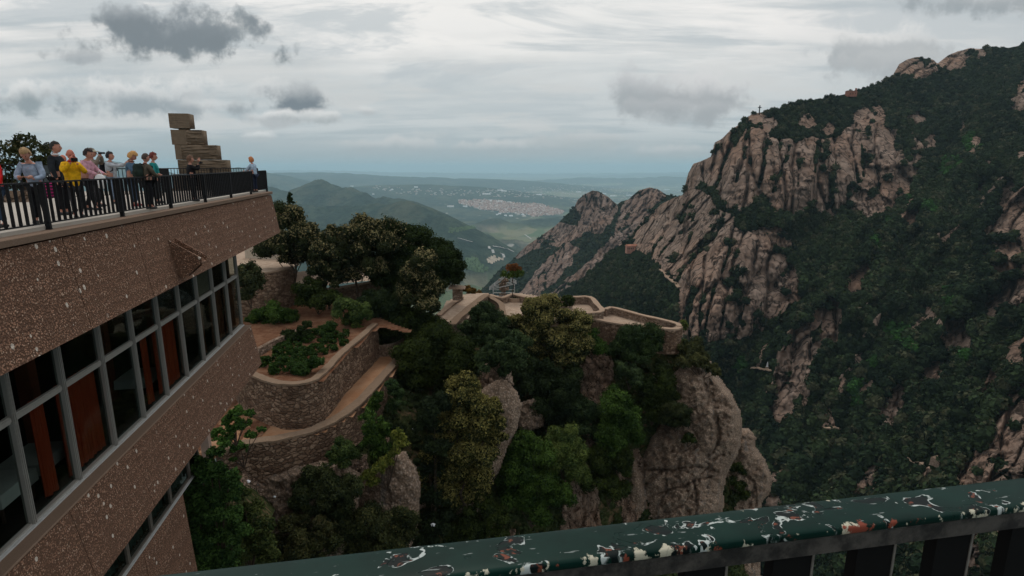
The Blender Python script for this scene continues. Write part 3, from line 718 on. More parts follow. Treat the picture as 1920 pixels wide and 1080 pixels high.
# ---- the main mountain
rb = rbf([(1000, 590, 720), (1060, 548, 690), (1110, 505, 670), (1160, 465, 650), (1200, 425, 630), (1240, 385, 600), (1290, 345, 560), (1340, 270, 540), (1400, 225, 530), (1470, 205, 560), (1600, 170, 640), (1700, 115, 700), (1800, 100, 730), (1920, 85, 720), (2150, 60, 650), (2400, 40, 600),
          (1330, 350, 500), (1420, 300, 470), (1500, 340, 450), (1600, 340, 455), (1700, 330, 470), (1640, 260, 520), (1500, 230, 530), (1420, 395, 440), (1560, 405, 430), (1690, 400, 430), (1780, 250, 560),
          (1260, 430, 540), (1330, 430, 440), (1380, 470, 400), (1340, 550, 370), (1300, 630, 350), (1400, 620, 350), (1460, 540, 370), (1290, 520, 410), (1250, 500, 470), (1200, 500, 520), (1150, 530, 560), (1100, 560, 600), (1230, 560, 430), (1180, 600, 480), (1050, 640, 600), (1250, 640, 400),
          (1500, 470, 400), (1550, 520, 360), (1500, 600, 330), (1440, 700, 320), (1400, 800, 300), (1440, 900, 240), (1500, 1000, 200), (1300, 900, 300), (1200, 800, 380), (1100, 900, 380), (1000, 800, 450), (1300, 1200, 220), (1000, 1200, 300),
          (1600, 560, 330), (1600, 700, 285), (1600, 850, 230), (1650, 1000, 175), (1700, 500, 360), (1740, 400, 420), (1800, 300, 480), (1880, 200, 540), (1860, 380, 400), (1880, 460, 330), (1860, 560, 290), (1800, 650, 270), (1750, 750, 240), (1780, 860, 190), (1860, 800, 190), (1900, 700, 210), (1900, 900, 150), (1850, 1050, 130), (2000, 500, 270), (2100, 300, 380), (2100, 700, 190), (2100, 1000, 120), (2400, 400, 260), (2400, 1000, 100), (1700, 1200, 130), (2300, 1250, 90)])
cliff = [(1280, 358), (1283, 345), (1297, 306), (1335, 290), (1345, 262), (1372, 240), (1400, 220), (1425, 212), (1442, 232), (1440, 262), (1467, 262), (1495, 272), (1523, 257), (1545, 265), (1569, 258), (1587, 241), (1608, 230), (1644, 230), (1672, 251), (1679, 287), (1700, 294), (1711, 251), (1729, 272), (1725, 308), (1700, 368), (1679, 368), (1672, 389), (1655, 365), (1600, 340), (1590, 345), (1592, 395), (1569, 404), (1516, 386), (1498, 400), (1452, 396), (1447, 372), (1417, 361), (1392, 393), (1364, 389), (1343, 354), (1321, 340), (1290, 360)]
rk_m = [(cliff, 2, 36, 330, 11.),
        ([(1592, 350), (1668, 372), (1672, 390), (1622, 407), (1594, 402)], -8, 9, 40, 5.),
        ([(1185, 455), (1225, 400), (1250, 376), (1275, 362), (1300, 356), (1330, 370), (1348, 405), (1310, 445), (1262, 475), (1238, 495)], 38, 22, 120, 7.),
        ([(1237, 495), (1262, 470), (1310, 430), (1352, 402), (1368, 405), (1378, 425), (1410, 440), (1450, 470), (1490, 500), (1500, 545), (1472, 570), (1450, 600), (1414, 627), (1386, 632), (1330, 642), (1265, 625), (1277, 560), (1277, 535), (1250, 512)], 14, 34, 190, 10.),
        ([(1240, 470), (1290, 425), (1352, 400), (1372, 410), (1340, 450), (1300, 500), (1262, 512), (1240, 500)], 42, 24, 130, 8.),
        ([(1411, 433), (1450, 424), (1477, 440), (1480, 464), (1430, 467)], -12, 11, 40, 5.),
        ([(1457, 511), (1472, 512), (1495, 550), (1495, 568), (1478, 562)], -30, 12, 60, 5.),
        ([(1441, 803), (1451, 752), (1453, 715), (1471, 659), (1485, 627), (1499, 611), (1522, 606), (1536, 576), (1559, 561), (1573, 571), (1571, 622), (1559, 641), (1540, 636), (1522, 673), (1503, 696), (1501, 733), (1483, 752), (1478, 784), (1467, 808)], 14, 40, 200, 7.),
        ([(1587, 550), (1583, 522), (1638, 487), (1615, 550)], 30, 16, 60, 5.),
        ([(1541, 803), (1549, 772), (1556, 763), (1560, 800)], 5, 9, 40, 3.),
        ([(1643, 805), (1652, 761), (1684, 722), (1697, 729), (1690, 766), (1666, 800)], 24, 16, 70, 5.),
        ([(1716, 720), (1745, 682), (1773, 680), (1762, 712), (1735, 712)], 30, 12, 50, 4.),
        ([(1759, 647), (1782, 602), (1820, 592), (1816, 652), (1777, 657)], 26, 14, 60, 5.),
        ([(1838, 445), (1858, 418), (1883, 398), (1920, 360), (1990, 330), (2060, 400), (2000, 540), (1925, 575), (1883, 600), (1860, 613), (1842, 580), (1862, 516), (1842, 483)], 28, 36, 180, 9.),
        ([(1897, 200), (1906, 168), (1930, 138), (1970, 150), (1960, 210), (1918, 200)], 26, 12, 60, 6.),
        ([(1826, 360), (1842, 335), (1849, 343), (1836, 362)], 24, 10, 40, 3.),
        ([(1868, 391), (1888, 340), (1897, 343), (1886, 388)], 24, 10, 40, 3.),
        ([(1692, 430), (1704, 400), (1727, 392), (1716, 416)], 30, 10, 40, 3.),
        ([(1790, 897), (1812, 864), (1852, 835), (1854, 795), (1886, 743), (1930, 700), (2010, 720), (2040, 1000), (1860, 1020), (1800, 960)], 26, 42, 150, 6.),
        ([(1832, 745), (1856, 680), (1872, 700), (1848, 754)], 22, 14, 60, 4.),
        ([(1590, 925), (1620, 880), (1660, 862), (1660, 880), (1640, 905), (1640, 925), (1600, 930)], 40, 20, 50, 3.),
        ([(1590, 1010), (1640, 1000), (1640, 1040), (1590, 1040)], 0, 14, 50, 3.),
        ([(1740, 1100), (1765, 1010), (1790, 975), (1850, 985), (1830, 1080), (1800, 1180)], 22, 24, 90, 4.),
        ([(1677, 138), (1683, 122), (1705, 108), (1750, 108), (1756, 130), (1730, 141), (1700, 138)], 60, 16, 60, 7.),
        ([(1760, 120), (1775, 105), (1800, 93), (1830, 88), (1845, 102), (1822, 118), (1795, 128), (1775, 121)], 55, 18, 60, 7.),
        ([(1600, 215), (1626, 203), (1655, 210), (1655, 226), (1608, 228)], 5, 14, 40, 4.),
        ([(1428, 222), (1444, 220), (1452, 236), (1440, 246), (1428, 240)], 5, 20, 40, 4.),
        ([(1498, 232), (1515, 218), (1528, 232), (1512, 238)], 5, 12, 30, 3.), ([(1705, 220), (1722, 212), (1732, 226), (1718, 230)], 5, 12, 30, 3.),
        ([(1541, 245), (1556, 236), (1562, 246)], 5, 12, 30, 3.), ([(1634, 210), (1645, 200), (1656, 216), (1640, 222)], 5, 12, 30, 3.), ([(1735, 262), (1748, 252), (1752, 270), (1738, 276)], 5, 12, 30, 3.)]
topM = [(880, 760), (960, 640), (1000, 596), (1030, 566), (1060, 545), (1090, 522), (1110, 505), (1150, 468), (1175, 452), (1200, 425), (1218, 402), (1240, 383), (1260, 372), (1280, 366), (1284, 350), (1290, 325), (1300, 306), (1318, 301), (1333, 294), (1340, 268), (1352, 261), (1370, 243), (1382, 235), (1400, 220), (1412, 213), (1424, 211), (1450, 206), (1480, 197), (1510, 192), (1545, 184), (1580, 177), (1620, 166), (1650, 156), (1672, 145), (1679, 132), (1686, 119), (1700, 111), (1725, 108), (1750, 111), (1758, 119), (1768, 112), (1778, 103), (1795, 96), (1820, 90), (1840, 92), (1870, 92), (1900, 87), (1920, 82), (2000, 74), (2150, 60), (2430, 40)]
CR = [[(1440, 262), (1432, 300), (1428, 330), (1424, 352)], [(1481, 275), (1474, 300), (1458, 330), (1450, 360)], [(1498, 290), (1497, 330), (1496, 350)], [(1532, 270), (1530, 300), (1527, 322)], [(1546, 268), (1545, 300), (1543, 320)], [(1592, 262), (1600, 290), (1605, 320), (1608, 340)], [(1614, 262), (1620, 300), (1620, 330)], [(1632, 250), (1645, 285), (1655, 318)], [(1590, 350), (1590, 400)], [(1405, 230), (1395, 290), (1380, 340)], [(1345, 275), (1335, 320)], [(1375, 250), (1360, 300), (1345, 350)], [(1560, 345), (1562, 395)],
      [(1340, 530), (1330, 570), (1322, 610), (1318, 635)], [(1382, 500), (1380, 540), (1388, 590), (1390, 615)], [(1300, 540), (1290, 600), (1292, 630)], [(1432, 560), (1415, 600), (1412, 625)], [(1310, 470), (1285, 500), (1270, 530)], [(1350, 420), (1310, 460)]]
def extraM(px, py, off, rock):
    d = np.full(px.shape, 1e9)
    jx = px+4*fbm(px/20, py/20, 0, 3, 77)
    for c_ in CR: d = np.minimum(d, sline(jx, py, c_))
    k = sst(5., .8, d)
    off = off+k*9; rock = rock*(1-.9*k*sst(-.5, .1, fbm(px/14, py/14, 2, 3, 78)))
    # spurs and gullies running down to the lower left, with bare ribs along some crests
    a = math.radians(38); u = (px*math.cos(a)+py*math.sin(a)); v = (-px*math.sin(a)+py*math.cos(a))
    wv = 30*fbm(px/110, py/110, 3, 3, 81)
    rg = 1-2*np.abs(fbm((u+wv)/95, v/330, 0, 3, 82)); rg2 = 1-2*np.abs(fbm((u+wv)/38, v/140, 5, 3, 83))
    am = sst(1400, 1560, px+.6*(py-400))*sst(150, 330, py)
    off = off+am*(1-.8*rock)*(-40*rg-13*rg2)*np.clip(950-py, 250, 950)/800+am*20
    rib = am*sst(.66, .82, rg2)*sst(.0, .35, rg)*sst(.02, .25, fbm(px/60, py/90, 7, 3, 84))
    rock = np.maximum(rock, rib)
    # a ledge with scrub between the great wall and the buttress below
    return off, rock
oM, pxM, pyM, WM, rkM = sheet('mountain', np.arange(880, 2420, 2.6), topM, 1260, 480, rb, rk_m, M_mtn, 26, 7, 500, 61, extraM, sil=2.5)
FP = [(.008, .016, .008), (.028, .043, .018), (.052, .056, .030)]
BG = (.028, .075, .018)
brt = [(1300, 590, 0, BG)]+[(x, y, r, BG) for x, y, r in [(1822, 270, 18), (1770, 305, 12), (1795, 303, 10), (1772, 318, 12), (1735, 385, 10), (1705, 378, 9), (1640, 455, 9), (1640, 470, 7), (1600, 742, 20), (1608, 728, 16), (1632, 680, 12), (1680, 628, 22), (1703, 648, 14), (1667, 618, 14), (1780, 570, 12), (1745, 396, 9), (1812, 668, 14), (1390, 690, 16), (1775, 545, 8), (1665, 415, 10), (1560, 955, 14)]]
Qs = []
CLR = [([(1688, 842), (1692, 856), (1712, 868), (1738, 876)], 8), ([(1742, 882), (1768, 888), (1790, 904), (1805, 916)], 8), ([(1404, 692), (1424, 694), (1446, 698)], 7), ([(1240, 508), (1252, 524), (1266, 536), (1276, 544)], 6), ([(1742, 862), (1754, 876)], 17), ([(1422, 212), (1427, 212)], 9), ([(1580, 182), (1606, 186)], 11), ([(1168, 470), (1200, 474)], 15), ([(1437, 684), (1438, 698)], 9), ([(1540, 803), (1575, 807)], 6)]
def clear(x, y):
    m = np.ones(np.shape(x), bool)
    for c_, d_ in CLR: m &= sline(x, y-2, c_) > d_
    return m
def kA(x, y): return y < 520
def kB(x, y): return (y >= 520) | (x > 1750)
Qs.append(scatter(pxM, pyM, WM, rkM, 15000, (1.5, 3.3), FP, brt, 1, ybot=620, keep=lambda x, y: (y < 560) & (x < 2050) & clear(x, y)))
Qs.append(scatter(pxM, pyM, WM, rkM, 8000, (1.9, 3.9), FP, brt, 2, ybot=1140, keep=lambda x, y: (y >= 470) & (x < 2050) & ((x > 1330) | (y < 700)) & clear(x, y)))
Q = np.concatenate([q[0] for q in Qs]); Rr = np.concatenate([q[1] for q in Qs]); Cc = np.concatenate([q[2] for q in Qs])
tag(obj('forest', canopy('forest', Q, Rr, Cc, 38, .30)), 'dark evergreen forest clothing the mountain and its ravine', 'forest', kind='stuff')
Q, Rr, Cc = scatter(pxB, pyB, WB, rkB, 6500, (2.2, 4.6), FP, (), 3, ybot=660)
tag(obj('scrub', canopy('scrub', Q, Rr, Cc, 16)), 'dark scrub on the farther rocky ridge', 'scrub', kind='stuff')
# ================================================================== restaurant building with the terrace on its roof
EX, EY = -13.566, 32.246
dU = np.array([-.17723, .98417]); dN = np.array([.98417, .17723])
BRZ = math.atan2(-dU[0], dU[1])     # turn that lays local +Y along the facade
def Bp(u, v, z): return (EX+dU[0]*u+dN[0]*v, EY+dU[1]*u+dN[1]*v, z)
def onV(px, py, v):
    r0, r1 = [float(q) for q in R(px, py)]
    Y = (v+EX*dN[0]+EY*dN[1])/(r0*dN[0]+dN[1]); x = r0*Y
    return (x-EX)*dU[0]+(Y-EY)*dU[1], r1*Y
bld = tag(empty('restaurant_building', (EX, EY, -20), BRZ), 'brown pebble-faced restaurant building with long slanting window bands under a roof terrace', 'building')
def bpart(mb, name, m, parent=None, smooth=False):
    """mb is in local (v, u, z) with z absolute"""
    V = np.concatenate(mb.v); V[:, 2] += 20
    mb.v = [V]; return mb.build(name, m, parent or bld, smooth)
U0 = -34.
def section(mb, prof, ua, ub, m=0):
    """extrude a (v, z) outline along u"""
    n = len(prof)
    V = [(v, ua, z) for v, z in prof]+[(v, ub, z) for v, z in prof]
    mb.add(V, [tuple(range(n)), tuple(range(2*n-1, n-1, -1))]+[(i, n+i, n+(i+1) % n, (i+1) % n) for i in range(n)], m)
BAY = 1.917; PAN = 3.34
mb = MB(); k = 0; u = 0.
while u > U0:
    section(mb, [(0.0, -1.545), (.30, -3.60), (.32, -3.66), (-.35, -3.66), (-.35, -1.545)], max(u-PAN+.028, U0), u, 0); u -= PAN
bpart(mb, 'fascia', M_pebble)
mb = MB(); section(mb, [(-.36, -1.55), (-.36, -3.64), (-9.5, -3.64), (-9.5, -1.55)], U0, -.05); section(mb, [(-.34, -1.6), (-.06, -1.6), (.2, -3.62), (-.34, -3.62)], U0, -.012); bpart(mb, 'roof_slab', M_pebble)
mb = MB(); section(mb, [(.045, -1.35), (.07, -1.37), (.055, -1.5), (-.24, -1.5), (-.24, -1.35)], U0, .07); bpart(mb, 'coping', M_cope)
mb = MB(); section(mb, [(-.242, -1.27), (-.242, -1.54), (-9.5, -1.54), (-9.5, -1.27)], U0, -.02); bpart(mb, 'terrace_floor', M_floor)
WV, ZS, ZT, ZL = -1.30, -8.20, -5.50, -3.66     # window plane, sill, transom, lintel
UE = -3.35
mb = MB(); u = UE+.05
while u > U0:
    section(mb, [(-.86, ZS), (-.50, -10.34), (-1.28, -10.34), (-1.28, ZS-.02)], max(u-PAN+.024, U0), u); u -= PAN
bpart(mb, 'spandrel', M_pebble)
mb = MB(); section(mb, [(-.80, ZS+.004), (-.83, ZS+.035), (WV-.1, ZS+.035), (WV-.1, ZS+.004)], U0, UE+.03); section(mb, [(-1.29, ZS), (-1.29, -10.32), (-9.5, -10.32), (-9.5, ZS)], U0, UE); bpart(mb, 'ledge', M_cope)
nb_ = 14
curt = {0: (.0, 1., 1), 1: (.08, 1., 1), 2: (.35, .62, 1), 3: (.1, .25, 1), 4: (-.05, 1.03, 0), 5: (.55, .8, 0), 7: (-.05, 1.02, 0), 8: (.52, .76, 0), 10: (.3, .9, 0)}
M_curt2 = plain('brown curtain cloth', (.16, .06, .03), .9, .1, .3, 3.)
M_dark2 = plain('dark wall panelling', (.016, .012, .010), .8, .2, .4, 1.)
for k in range(nb_):
    ua = UE-k*BAY; ub = ua-BAY
    mb = MB()
    for (c_, w_) in ((ua-.030, .048), (ub+.030, .048)):
        mb.box((WV, c_, (ZS+ZL)/2+.03), (.14, w_, ZL-ZS-.08))
        mb.box((WV+.085, c_, (ZS+ZL)/2+.03), (.03, w_*.45, ZL-ZS-.08))
    for z_, h_ in ((ZS+.09, .08), (ZT, .09), (ZL-.06, .08)): mb.box((WV+.004, (ua+ub)/2, z_), (.115, BAY-.18, h_))
    for z_ in (ZT+.065, ZT-.065): mb.box((WV+.004, (ua+ub)/2, z_), (.08, BAY-.2, .035))
    f = bpart(mb, 'window_frame', M_frame)
    mb = MB(); mb.box((WV-.01, (ua+ub)/2, (ZS+.16+ZT-.11)/2), (.012, BAY-.17, ZT-.27-ZS)); mb.box((WV-.01, (ua+ub)/2, (ZT+.11+ZL-.11)/2), (.012, BAY-.17, ZL-ZT-.22))
    bpart(mb, 'pane', M_glass, f)
    if k in curt:
        a, b, kind = curt[k]; n = 40; mb = MB()
        us = np.linspace(ub+.1+(BAY-.2)*a, ub+.1+(BAY-.2)*b, n)
        for t in (0,):
            Vc = []
            for z_, sp in ((ZS+.12, 1.15), (ZS+1.2, 1.), (ZT-.02, .8)):
                Vc.append(np.stack([WV-.22-.035*sp*np.sin(us*27+k)+.02*np.sin(us*11), us, np.full(n, z_)], -1))
            Vc = np.concatenate(Vc); Vb = Vc-np.array([.012, 0, 0])
            F = [tuple(q) for q in gridfaces(3, n)]
            mb.add(Vc, F); mb.add(Vb, [q[::-1] for q in F])
        bpart(mb, 'curtain', M_curt2 if kind else M_curt, f, True)
    if k == 2:
        mb = MB(); mb.box((WV-.06, (ua+ub)/2, (ZT+ZL)/2), (.01, BAY-.2, ZL-ZT-.2)); bpart(mb, 'roller_blind', plain('beige blind', (.30, .25, .19), .9), f)
# white sill strip, room behind
mb = MB(); section(mb, [(WV+.14, ZS+.036), (WV+.14, ZS+.075), (WV-.06, ZS+.075), (WV-.06, ZS+.036)], U0, UE+.01); bpart(mb, 'sill', plain('pale metal sill', (.42, .42, .41), .5, .4, .1))
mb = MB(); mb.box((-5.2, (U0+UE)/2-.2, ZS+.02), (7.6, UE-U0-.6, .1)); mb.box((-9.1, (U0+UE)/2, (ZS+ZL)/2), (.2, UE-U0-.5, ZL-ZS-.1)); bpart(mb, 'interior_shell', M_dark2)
mb = MB(); mb.box((-5.45, UE-.16, (ZS+ZL)/2), (7.7, .22, ZL-ZS-.03)); bpart(mb, 'end_wall', M_pebble)
for k in range(6):
    mb = MB(); mb.box((-3.1, -9.-4.*k, (ZS+ZL)/2), (.35, .35, ZL-ZS-.1)); bpart(mb, 'column', plain('rust painted column', (.20, .05, .025), .8))
# the storey below
ZB0, ZB1 = -10.35, -12.02; LV = -1.30
pxm = [(372, 868), (354, 894), (319, 942), (283, 995), (240, 1055)]
ul = sorted([onV(a, b, LV)[0] for a, b in pxm])[::-1]
while ul[-1] > -30: ul.append(ul[-1]-1.5)
M_green = plain('grey green drape', (.10, .125, .11), .9, .1, .35, 3.)
for a, b in zip(ul[:-1], ul[1:]):
    mb = MB()
    for c_ in (a-.04, b+.04): mb.box((LV, c_, (ZB0+ZB1)/2), (.12, .07, ZB0-ZB1-.04))
    mb.box((LV+.002, (a+b)/2, ZB1+.06), (.11, a-b-.16, .09))
    f = bpart(mb, 'window_frame', plain('dark bronze frame', (.10, .085, .07), .5, .4))
    mb = MB(); mb.box((LV-.01, (a+b)/2, (ZB0+ZB1)/2+.05), (.012, a-b-.15, ZB0-ZB1-.14)); bpart(mb, 'pane', M_glass, f)
    us = np.linspace(b+.1, a-.1, 40); Vc = np.concatenate([np.stack([LV-.25-.05*np.sin(us*24), us, np.full(40, z_)], -1) for z_ in (ZB1+.05, ZB0)])
    mb = MB(); F = [tuple(q) for q in gridfaces(2, 40)]; mb.add(Vc, F); mb.add(Vc-[.012, 0, 0], [q[::-1] for q in F]); bpart(mb, 'curtain', M_green, f, True)
ue2 = ul[0]
u_lw = onV(350, 940, LV+.2)[0]
mb = MB(); section(mb, [(LV+.14, ZB1), (LV+.14, ZB1+.04), (LV-.06, ZB1+.04), (LV-.06, ZB1)], U0, ue2+.02); bpart(mb, 'sill', plain('pale metal sill', (.42, .42, .41)))
mb = MB(); u = u_lw
while u > U0:
    section(mb, [(LV+.1, ZB1-.003), (LV+.35, -17.5), (LV+.1, -24), (-4, -24), (-4, ZB1-.003)], max(u-PAN+.028, U0), u); u -= PAN
bpart(mb, 'lower_wall', M_pebble)
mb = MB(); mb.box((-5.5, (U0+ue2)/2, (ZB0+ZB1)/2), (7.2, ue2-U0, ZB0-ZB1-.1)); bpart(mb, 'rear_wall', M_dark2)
cu, cz = onV(386, 830, -4.2)
mb = MB(); mb.box((-4.2, cu, -13.6), (.42, .42, 6.6)); bpart(mb, 'support_column', plain('pink plastered column', (.34, .24, .19), .9, .1, .2, 2.))
# the drain spout that juts from the fascia
us_, _ = onV(322, 445, .12)
mb = MB()
a_, b_ = (.06, -2.22), (1.02, -2.86)
for du in (-.26, .26):
    n_ = .035
    P3 = [(a_[0], a_[1]), (b_[0], b_[1]), (b_[0]-.02, b_[1]-.16), (.42, -3.52), (.22, -3.30)]
    V = [(v, us_+du-n_, z) for v, z in P3]+[(v, us_+du+n_, z) for v, z in P3]
    mb.add(V, [(0, 1, 2, 3, 4), (9, 8, 7, 6, 5)]+[(i, 5+i, 5+(i+1) % 5, (i+1) % 5) for i in range(5)])
V = [(.1, us_-.224, -2.42), (.1, us_+.224, -2.42), (1.0, us_-.224, -3.0), (1.0, us_+.224, -3.0), (.1, us_-.224, -2.52), (.1, us_+.224, -2.52), (1.0, us_-.224, -3.1), (1.0, us_+.224, -3.1)]
mb.add(V, [(0, 2, 3, 1), (4, 5, 7, 6), (0, 1, 5, 4), (2, 6, 7, 3), (0, 4, 6, 2), (1, 3, 7, 5)])
bpart(mb, 'drain_spout', M_pebble)
# ---- dining tables seen through the glass
M_wood = plain('dark wood', (.06, .03, .02), .6)
for (px, py, lab) in [(95, 950, 'white clothed dining table behind the second window from the lower left'), (20, 985, 'white clothed dining table behind the lowest window at the lower left'), (270, 722, 'small dark-legged white table behind the window beside the red curtain')]:
    u_, _ = onV(px, py, WV-.9)
    root = tag(empty('dining_table', Bp(u_, WV-1.05, ZS+.07), BRZ), lab, 'table')
    mb = MB(); mb.box((0, 0, .73), (1.0, 1.3, .03))
    s_ = .52; mb.hexa([(-s_, -.67, .42), (s_, -.67, .42), (s_, .67, .42), (-s_, .67, .42)], [(-.505, -.655, .742), (.505, -.655, .742), (.505, .655, .742), (-.505, .655, .742)])
    mb.build('tablecloth', M_white, root)
    for sx in (-.42, .42):
        for sy in (-.55, .55): m2 = MB(); m2.box((sx, sy, .2), (.05, .05, .42)); m2.build('leg', M_wood, root)
# ================================================================== railings
def zt(u): return -.18+.0066*u
rail = tag(empty('terrace_railing', Bp(-12, -.2, -1.35), BRZ), 'long black iron railing along the terrace edge above the pebbled fascia', 'railing')
RV = 0.
def rl(mb, name, kind=None, parent=rail):
    V = np.concatenate(mb.v); V = V-np.array([0, -12, -1.35]); mb.v = [V]
    o = mb.build(name, M_iron, parent)
    if kind: o['kind'] = kind
    return o
mb = MB(); mb.hexa([(-.035, -34, zt(-34)-.035), (.03, -34, zt(-34)-.035), (.03, .0, zt(0)-.035), (-.035, .0, zt(0)-.035)], [(-.035, -34, zt(-34)), (.03, -34, zt(-34)), (.03, .0, zt(0)), (-.035, .0, zt(0))]); rl(mb, 'top_rail')
mb = MB(); mb.box((0, -17, -1.20), (.035, 33.9, .03)); rl(mb, 'bottom_rail')
pu = [-.03-3.34*k for k in range(10)]
for u in pu:
    mb = MB(); mb.box((0, u, (zt(u)-.036-1.36)/2), (.10, .07, zt(u)-.036+1.36)); mb.box((0, u, -1.34), (.11, .1, .02)); rl(mb, 'post')
cnt = 0; rest = MB()
u = -.03
for k in range(10):
    for j in range(1, 15):
        uu = -.03-3.34*k-3.34*j/15.
        b = (0, uu, (zt(uu)-.036-1.184)/2); s_ = (.062, .022, zt(uu)-.036+1.184)
        if cnt < 98: mb = MB(); mb.box(b, s_); rl(mb, 'baluster')
        else: rest.box(b, s_)
        cnt += 1
rl(rest, 'balusters_beyond', 'stuff')
def poly_rail(name, pts, h, label, group=None, kerb=0., sp=.16, thin=.02, side=None):
    """a railing standing on ground points pts (x, y, z)"""
    c0 = np.mean(np.array(pts), 0); root = tag(empty(name, tuple(c0)), label, 'railing', group)
    def B(mb, n): V = np.concatenate(mb.v)-c0; mb.v = [V]; return mb.build(n, M_iron, root)
    for a, b in zip(pts[:-1], pts[1:]):
        a, b = np.array(a, float), np.array(b, float); L = np.linalg.norm((b-a)[:2])
        mb = MB(); mb.tube([a+[0, 0, h], b+[0, 0, h]], .024, 6); B(mb, 'top_rail')
        mb = MB(); mb.tube([a+[0, 0, .12], b+[0, 0, .12]], .014, 6); B(mb, 'bottom_rail')
        np_ = max(1, round(L/2.2))
        for i in range(np_+1):
            p = a+(b-a)*i/np_
            if i == np_ and not np.allclose(b, pts[-1]): continue
            mb = MB(); mb.box(p+[0, 0, h/2-.01], (.055, .055, h)); B(mb, 'post')
        nb = int(L/sp)
        mb = MB()
        for i in range(1, nb): p = a+(b-a)*i/nb; mb.box(p+[0, 0, (h+.12)/2], (thin, thin, h-.14))
        B(mb, 'infill_bars')
back = [(-29., 19.5, -1.27), (-18.2, 21.2, -1.27)]
K = tag(MB().prism([(-29, 19.3), (-18.0, 21.0), (-17.9, 21.4), (-29, 19.8)], -1.5, -.86).build('kerb_wall', M_rubble_pale), 'low stone kerb wall along the back of the terrace under the railing', 'wall')
poly_rail('back_railing', [(a, b+.15, -.86) for a, b, _ in back], .94, 'black railing standing on the low kerb wall behind the crowd', 'railings at the back of the terrace')
pA = P(300, 318, 26.); pB = P(307, 314, 27.5); pC = P(458, 316, 31.5); 
B3 = [(-18.1, 21.5, -1.27), (float(pA[0]), 26., -1.27), (float(pB[0]), 27.8, -1.27), (float(pC[0]), 32.0, -1.27), Bp(-.25, -.55, -1.27)]
poly_rail('back_railing', B3, 1.2, 'black railing at the far end of the terrace in front of the stacked stone sculpture', 'railings at the back of the terrace')
# ================================================================== information panel on the terrace
pn = P(85, 320, 19.6); root = tag(empty('information_panel', (pn[0], 19.6, -1.27), .15), 'dark slate information panel with a small white mark beside the man in the dark suit', 'sign')
mb = MB(); mb.box((0, 0, .95), (.62, .05, .75)); mb.build('panel', plain('slate panel', (.035, .045, .05), .5), root)
for sx in (-.27, .27): mb = MB(); mb.box((sx, 0, .29), (.05, .05, .58)); mb.build('leg', M_iron, root)
tx = bpy.data.curves.new('mark', 'FONT'); tx.body = "d'"; tx.size = .2; tx.extrude = .003
to = bpy.data.objects.new('mark', tx); COL.objects.link(to); bpy.context.view_layer.update(); mm = bpy.data.meshes.new_from_object(to); bpy.data.objects.remove(to); mm.materials.clear(); mm.materials.append(M_white)
to = obj('mark', mm, root, (.02, -.03, .88)); to.rotation_euler = (math.pi/2, 0, 0)
# ================================================================== sculpture of stacked stone blocks
SY = 38.; root = tag(empty('stone_sculpture', P(375, 313, SY)), 'tall sculpture of rough stone blocks stacked and stepped like a stair', 'sculpture')
M_travert = mat('hewn brown stone', lambda g: (lambda c: g.out(g.bsdf(g.mix(g.noise(c, 4., 6, .7), (.11, .08, .055), (.25, .185, .13)), .95, g.bump(g.noise(g.mapv(c, (1, 1, 4)), 8., 5, .7), .9, .04), .1)))(g.coord()))
blk = [(322, 360, 214, 241, .0, .0), (327, 384, 244.5, 272, .48, .13), (335, 410, 272.5, 299.5, .14, .2), (341, 428.5, 300, 326, .0, .25), (333, 446, 326.5, 352, .0, .3), (330, 465, 352.5, 378, .0, .3)]
ctr = P(375, 313, SY)
yaw = .22
for i, (x0, x1, y0, y1, sm_, rg) in enumerate(blk):
    a = P(x0, y0, SY); b = P(x1, y1, SY)
    wd, hh = (b[0]-a[0])*.97, a[2]-b[2]
    nx, nz = 60, 28
    xs_ = np.linspace(-wd/2, wd/2, nx); zs_ = np.linspace(-hh/2, hh/2, nz); XX, ZZ = np.meshgrid(xs_, zs_)
    rough = sst(-wd/2+sm_*wd, -wd/2+sm_*wd+.05, XX)*(1 if rg else .15)
    dsp = rough*(.16*np.abs(np.sin(ZZ*19+2.5*fbm(XX*.7, ZZ*2, i, 3, 4)))*(.4+fbm(XX*1.1, ZZ*9, i, 4, 9)**2*3)+.12*fbm(XX*2, ZZ*8, 5, 4, 7))
    edge = .05*fbm(XX*3, ZZ*6, 3, 3, 2)
    Vf = np.stack([XX+np.where(np.abs(XX) > wd/2*.97, rough*.10*fbm(0*XX, ZZ*9, i, 3, 6), 0), -.55+dsp, ZZ], -1).reshape(-1, 3)
    mb = MB(); mb.add(Vf, [tuple(q[::-1]) for q in gridfaces(nz, nx)])
    # sides and back, welded on the same outline
    o = [0, nx-1, nz*nx-1, (nz-1)*nx]
    mb.hexa([(-wd/2, -.5, -hh/2), (wd/2, -.5, -hh/2), (wd/2, .55, -hh/2), (-wd/2, .55, -hh/2)], [(-wd/2, -.5, hh/2), (wd/2, -.5, hh/2), (wd/2, .55, hh/2), (-wd/2, .55, hh/2)])
    c = P((x0+x1)/2, (y0+y1)/2, SY)-ctr
    ob = mb.build('block', M_travert, root, True); ob.location = c; ob.rotation_euler.z = yaw
    if i == 0: j = MB(); j.box((0, 0, 0), (.5, .5, .14)); jo = j.build('joint', M_travert, root); jo.location = P(346, 242.7, SY)-ctr
